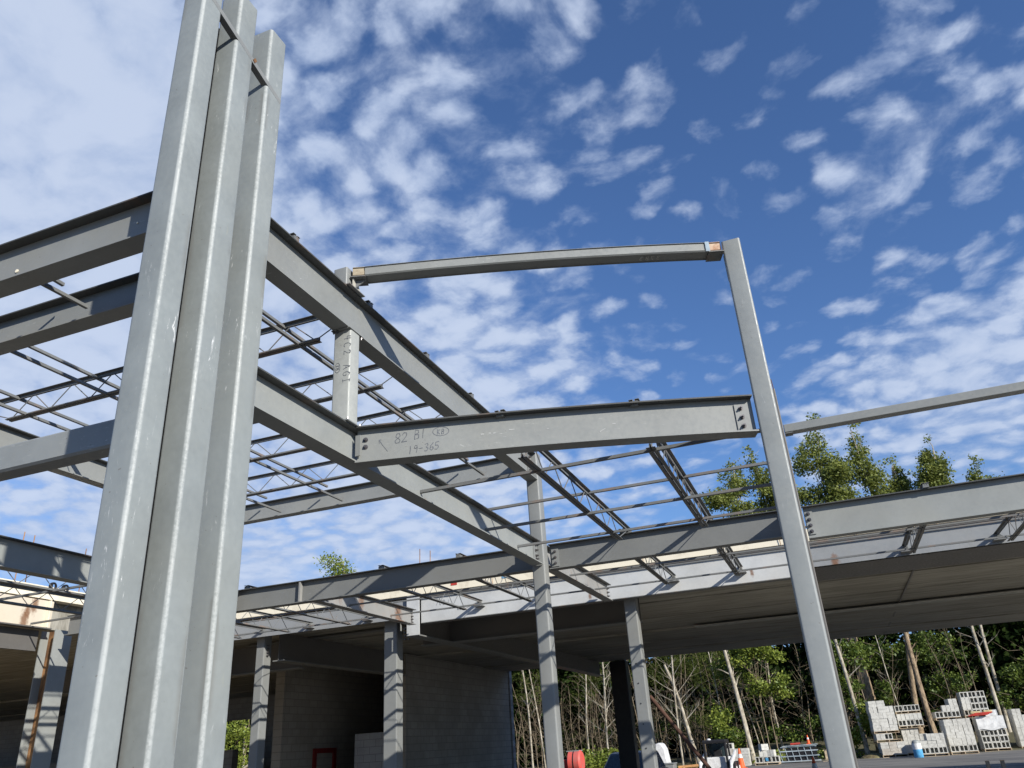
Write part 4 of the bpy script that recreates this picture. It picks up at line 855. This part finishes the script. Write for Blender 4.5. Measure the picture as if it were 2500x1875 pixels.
# trunks seen under the concrete deck
def up(b, t, z=9):
    b, t = Vector(b), Vector(t); d = (t - b) / (t.z - b.z); return b + d * (gz(b.x, b.y) - b.z - .05), b + d * (z - b.z)
TR = [('mottled grey leaning trunk left of centre in the gap under the deck', (-5.07, 50, -1.25), (-5.51, 50, 3.83), .14, 'birch', 8), ('yellowish peeling trunk leaning left behind the skid steer', (-8.18, 50.5, -1.08), (-9.1, 50.5, 2.85), .13, 'birch', 4.2),
      ('thin whitish trunk behind the wrapped load', (-8.81, 49, -1.02), (-8.69, 49, 4.46), .06, 'birch', 8), ('pale thin pole-like trunk above the skid steer', (-6.82, 53, -.02), (-7.03, 53, 4.8), .04, 'birch', 8),
      ('thin leaning trunk right of the mottled one', (-4.86, 53, -.74), (-5.5, 53, 3.19), .04, 'birch', 6), ('slim grey trunk behind the joist bundle', (-3.58, 53, -1.09), (-3.67, 53, 2.04), .07, 'birch', 4),
      ('white birch trunk left of the leftmost block stack', (.87, 50, -1.14), (.56, 50, 4.69), .115, 'birch', 9), ('thick brown trunk with peeling bark above the leftmost block stack', (1.83, 56, .11), (1.7, 56, 5.22), .38, 'bark', 9),
      ('brown trunk forking above the second block stack', (4.63, 54, .24), (4.43, 54, 5.13), .18, 'bark', 9), ('mossy trunk left of the forking brown one', (4.13, 55, .51), (4.42, 55, 3.43), .19, 'bark', 8),
      ('left one of two pale trunks at the right', (8.19, 54, 0), (8.19, 54, 5.13), .12, 'birch', 9), ('right one of two pale trunks at the right', (8.6, 55, 0), (8.8, 55, 5.18), .11, 'birch', 9),
      ('very thin trunk above the gap between first and second block stacks', (3.22, 53, .54), (2.86, 53, 3.44), .04, 'birch', 6), ('pale straight dead trunk between post and column', (-14.12, 53, -.5), (-14.06, 53, 3.33), .075, 'birch', 7),
      ('short snag leaning right beside the dark column', (-13.41, 53, -.32), (-12.75, 53, 2.25), .04, 'birch', 3), ('leftmost pale trunk beside the block wall', (-19.24, 53, -.72), (-19.45, 53, 4.28), .07, 'birch', 7),
      ('second pale trunk beside the block wall', (-18.4, 53, -.76), (-18.87, 53, 4.23), .05, 'birch', 7), ('slim trunk behind the vehicle', (-15.37, 53, -.69), (-15.27, 53, 2.93), .06, 'birch', 5)]
for i, (lab, b, tp, r0, bk, zt) in enumerate(TR):
    b0, t0 = up(b, tp, zt)
    tree('bare_tree', lab, 'tree', 'trunks at the wood edge', tuple(b0), tuple(t0), r0, r0 * .55, M[bk], limbs=22 if 'whitish' in lab or 'straight dead' in lab else 9, limbL=2.6 if 'whitish' in lab or 'straight dead' in lab else 1.3, l0=.2 if 'whitish' in lab or 'straight dead' in lab else .35, depth=1)
# saplings
side = lambda x: 'between block wall and column' if x < -13 else 'behind the vehicles' if x < -5 else 'behind the joist bundle' if x < 0 else 'behind the block stacks'
cnt = {}
XS = [random.uniform(-21, -9) for _ in range(42)] + [random.uniform(-9, 0) for _ in range(18)] + [random.uniform(0, 11) for _ in range(10)] + [random.uniform(-45, -36) for _ in range(6)]
for x in XS:
    y = random.uniform(51.5, 57); h = random.uniform(3.5, 7.5); g = gz(x, y) - .05
    tree('sapling', 'one of the thin brown bare saplings ' + side(x), 'sapling', 'bare saplings ' + side(x), (x, y, g), (x + random.uniform(-.7, .7), y, g + h), random.uniform(.018, .04), .008, M['twig'], limbs=11, limbL=1.25, l0=.15, wob=.3, depth=1)
# leafy understory trees
LT = [('bright yellow-green leafy branches left of the tall right post', -4.2, 51, 4.4, 1.9, 1.0, 'leafC', 2600), ('yellow-green leafy clump lower, left of the tall right post', -3.8, 51.5, 2.5, 1.3, .9, 'leafC', 1500), ('green leafy clump between mottled trunk and post', -5.6, 52.5, 3.6, 1.2, .7, 'leafB', 1100),
      ('leafy bush glowing green above the skid steer', -6.6, 50.5, .7, .75, 1.3, 'leafC', 1500), ('green fir-like tree above the wrapped load', -9.8, 55, 4.2, 2.6, 1.7, 'needle', 5200), ('green fir-like tree above the vehicle', -14.5, 55.5, 3.6, 2.4, 1.3, 'needle', 3600), ('dark fir between skid steer and mottled trunk', -7.0, 56.5, 4.0, 2.0, 1.8, 'needle', 3600),
      ('small leafy shrub behind the pale block stack', -5.9, 50.3, -.3, .8, .8, 'leafB', 900), ('leafy maple branches right of the tall right post', 1.0, 51.8, 3.9, 1.5, 1.1, 'leafB', 2200), ('leafy maple low beside the birch trunk', .4, 52, 1.8, 1.0, 1.3, 'leafB', 1700), ('spreading leafy maple above the leftmost block stack', 3.0, 57, 4.0, 2.0, 1.4, 'leafB', 3000),
      ('leafy branches above the second block stack', 6.0, 56.5, 4.2, 1.9, 1.1, 'leafB', 2600), ('leafy branches above the middle block stack', 6.4, 56, 2.1, 1.7, .8, 'leafB', 2000), ('small leafy maple at the far right above the stacks', 10.4, 55, 2.6, 1.1, 1.5, 'leafB', 2100), ('leafy shrub low behind the highest block tier', 9.3, 55.5, 1.0, 1.3, .6, 'leafB', 1400),
      ('bright shrub just left of the leftmost block stack', 1.35, 50.6, .4, .6, 1.0, 'leafC', 900), ('low tangle of shrub between the birch and block stack', .2, 50.3, -.5, .6, .7, 'leafC', 700), ('leafy clump between the thin trunks above first stack', 2.7, 54.5, 1.6, .7, .9, 'leafB', 900), ('yellow sapling in the far left doorway gap', -40.5, 50, 1.2, 2.2, 2.2, 'leafC', 3600), ('green shrub behind the vehicle by the wood', -13.2, 51, -.8, 2.6, .5, 'leafC', 1800),
      ('rust-tinted scrub above the skid steer', -8.0, 53, 1.0, 1.8, 1.2, 'needle', 2000), ('dark leafy scrub behind the joist bundle', -2.0, 53, .3, 2.2, 1.1, 'leafB', 2200), ('scrub beside the block wall end', -19.0, 54, 3.8, 1.8, 1.2, 'needle', 2200)]
for lab, x, y, z, rx, rz, lm, nl in LT:
    g = gz(x, y) - .05; cl = [(x + random.uniform(-.7, .7) * rx, y + random.uniform(-.6, .6), z + random.uniform(-.65, .65) * rz, rx * random.uniform(.25, .5), .7, rz * random.uniform(.2, .38)) for _ in range(9)]
    tree('leafy_tree' if z > .5 else 'shrub', lab, 'tree' if z > .5 else 'shrub', None, (x, y + .3, g), (x, y, max(g + .5, z)), .035 if z > .5 else .02, .012, M['twig'], cl, M[lm], nl, .15, 6, .8, .4, .1, needle=(lm == 'needle'))
# the dense wood behind, and litter/brush along its foot
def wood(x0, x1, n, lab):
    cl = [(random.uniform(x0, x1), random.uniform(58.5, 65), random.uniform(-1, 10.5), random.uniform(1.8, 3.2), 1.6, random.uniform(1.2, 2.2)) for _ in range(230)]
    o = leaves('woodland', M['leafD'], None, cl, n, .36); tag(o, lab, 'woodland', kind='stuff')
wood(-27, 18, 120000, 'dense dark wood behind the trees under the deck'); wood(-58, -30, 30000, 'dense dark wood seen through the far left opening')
q = MB()
for i in range(900):
    x = random.uniform(-21, 1) if random.random() < .85 else random.uniform(1, 11); y = random.uniform(54, 60); z = gz(x, y) + abs(random.gauss(0, 2.3)); a = random.uniform(0, 6.28); L = random.uniform(.5, 1.8)
    p = Vector((x, y, z)); q.tube([p, p + Vector((math.cos(a) * L * .5, .1, random.uniform(-.1, .4))), p + Vector((math.cos(a) * L, .2, random.uniform(-.1, .9)))], [.014, .010, .004], 3)
tag(q.build('brushwood', M['twig']), 'tangle of bare brown twigs filling the wood edge', 'brushwood', kind='stuff')
cl = [(random.uniform(-22, 1.2), random.uniform(49.8, 52), -1.3 + (-.5 if True else 0), random.uniform(.5, 1.1), .6, .28) for _ in range(60)]
cl = [(c[0], c[1], gz(c[0], c[1]) + .1, c[3], c[4], c[5]) for c in cl]
tag(leaves('ground_cover', M['leafC'], None, cl, 5200, .13), 'weeds and grass along the foot of the wood', 'weeds', kind='stuff')
q = MB().lathe((1.15, 49.2, -1.47), [(.75, 0), (.6, .12), (.3, .22), (.05, .26)], 18); o = q.build('grass_mound', plain('mound_grass', (.22, .20, .09), .9, scale=6, c2=(.12, .09, .05), bump=1, bd=.05), smooth=True); o['kind'] = 'structure'
r = thing('fallen_log', 'pale fallen log slanting in the far left doorway gap', 'log', (-40, 49, -2.0)); MB().tube([(-41.2, 49, -1.2), (-39.6, 49.2, -.4), (-38.2, 49.4, .5)], [.12, .10, .06], 8).build('trunk', M['birch'], r, smooth=True)
print('objects', len(bpy.data.objects))
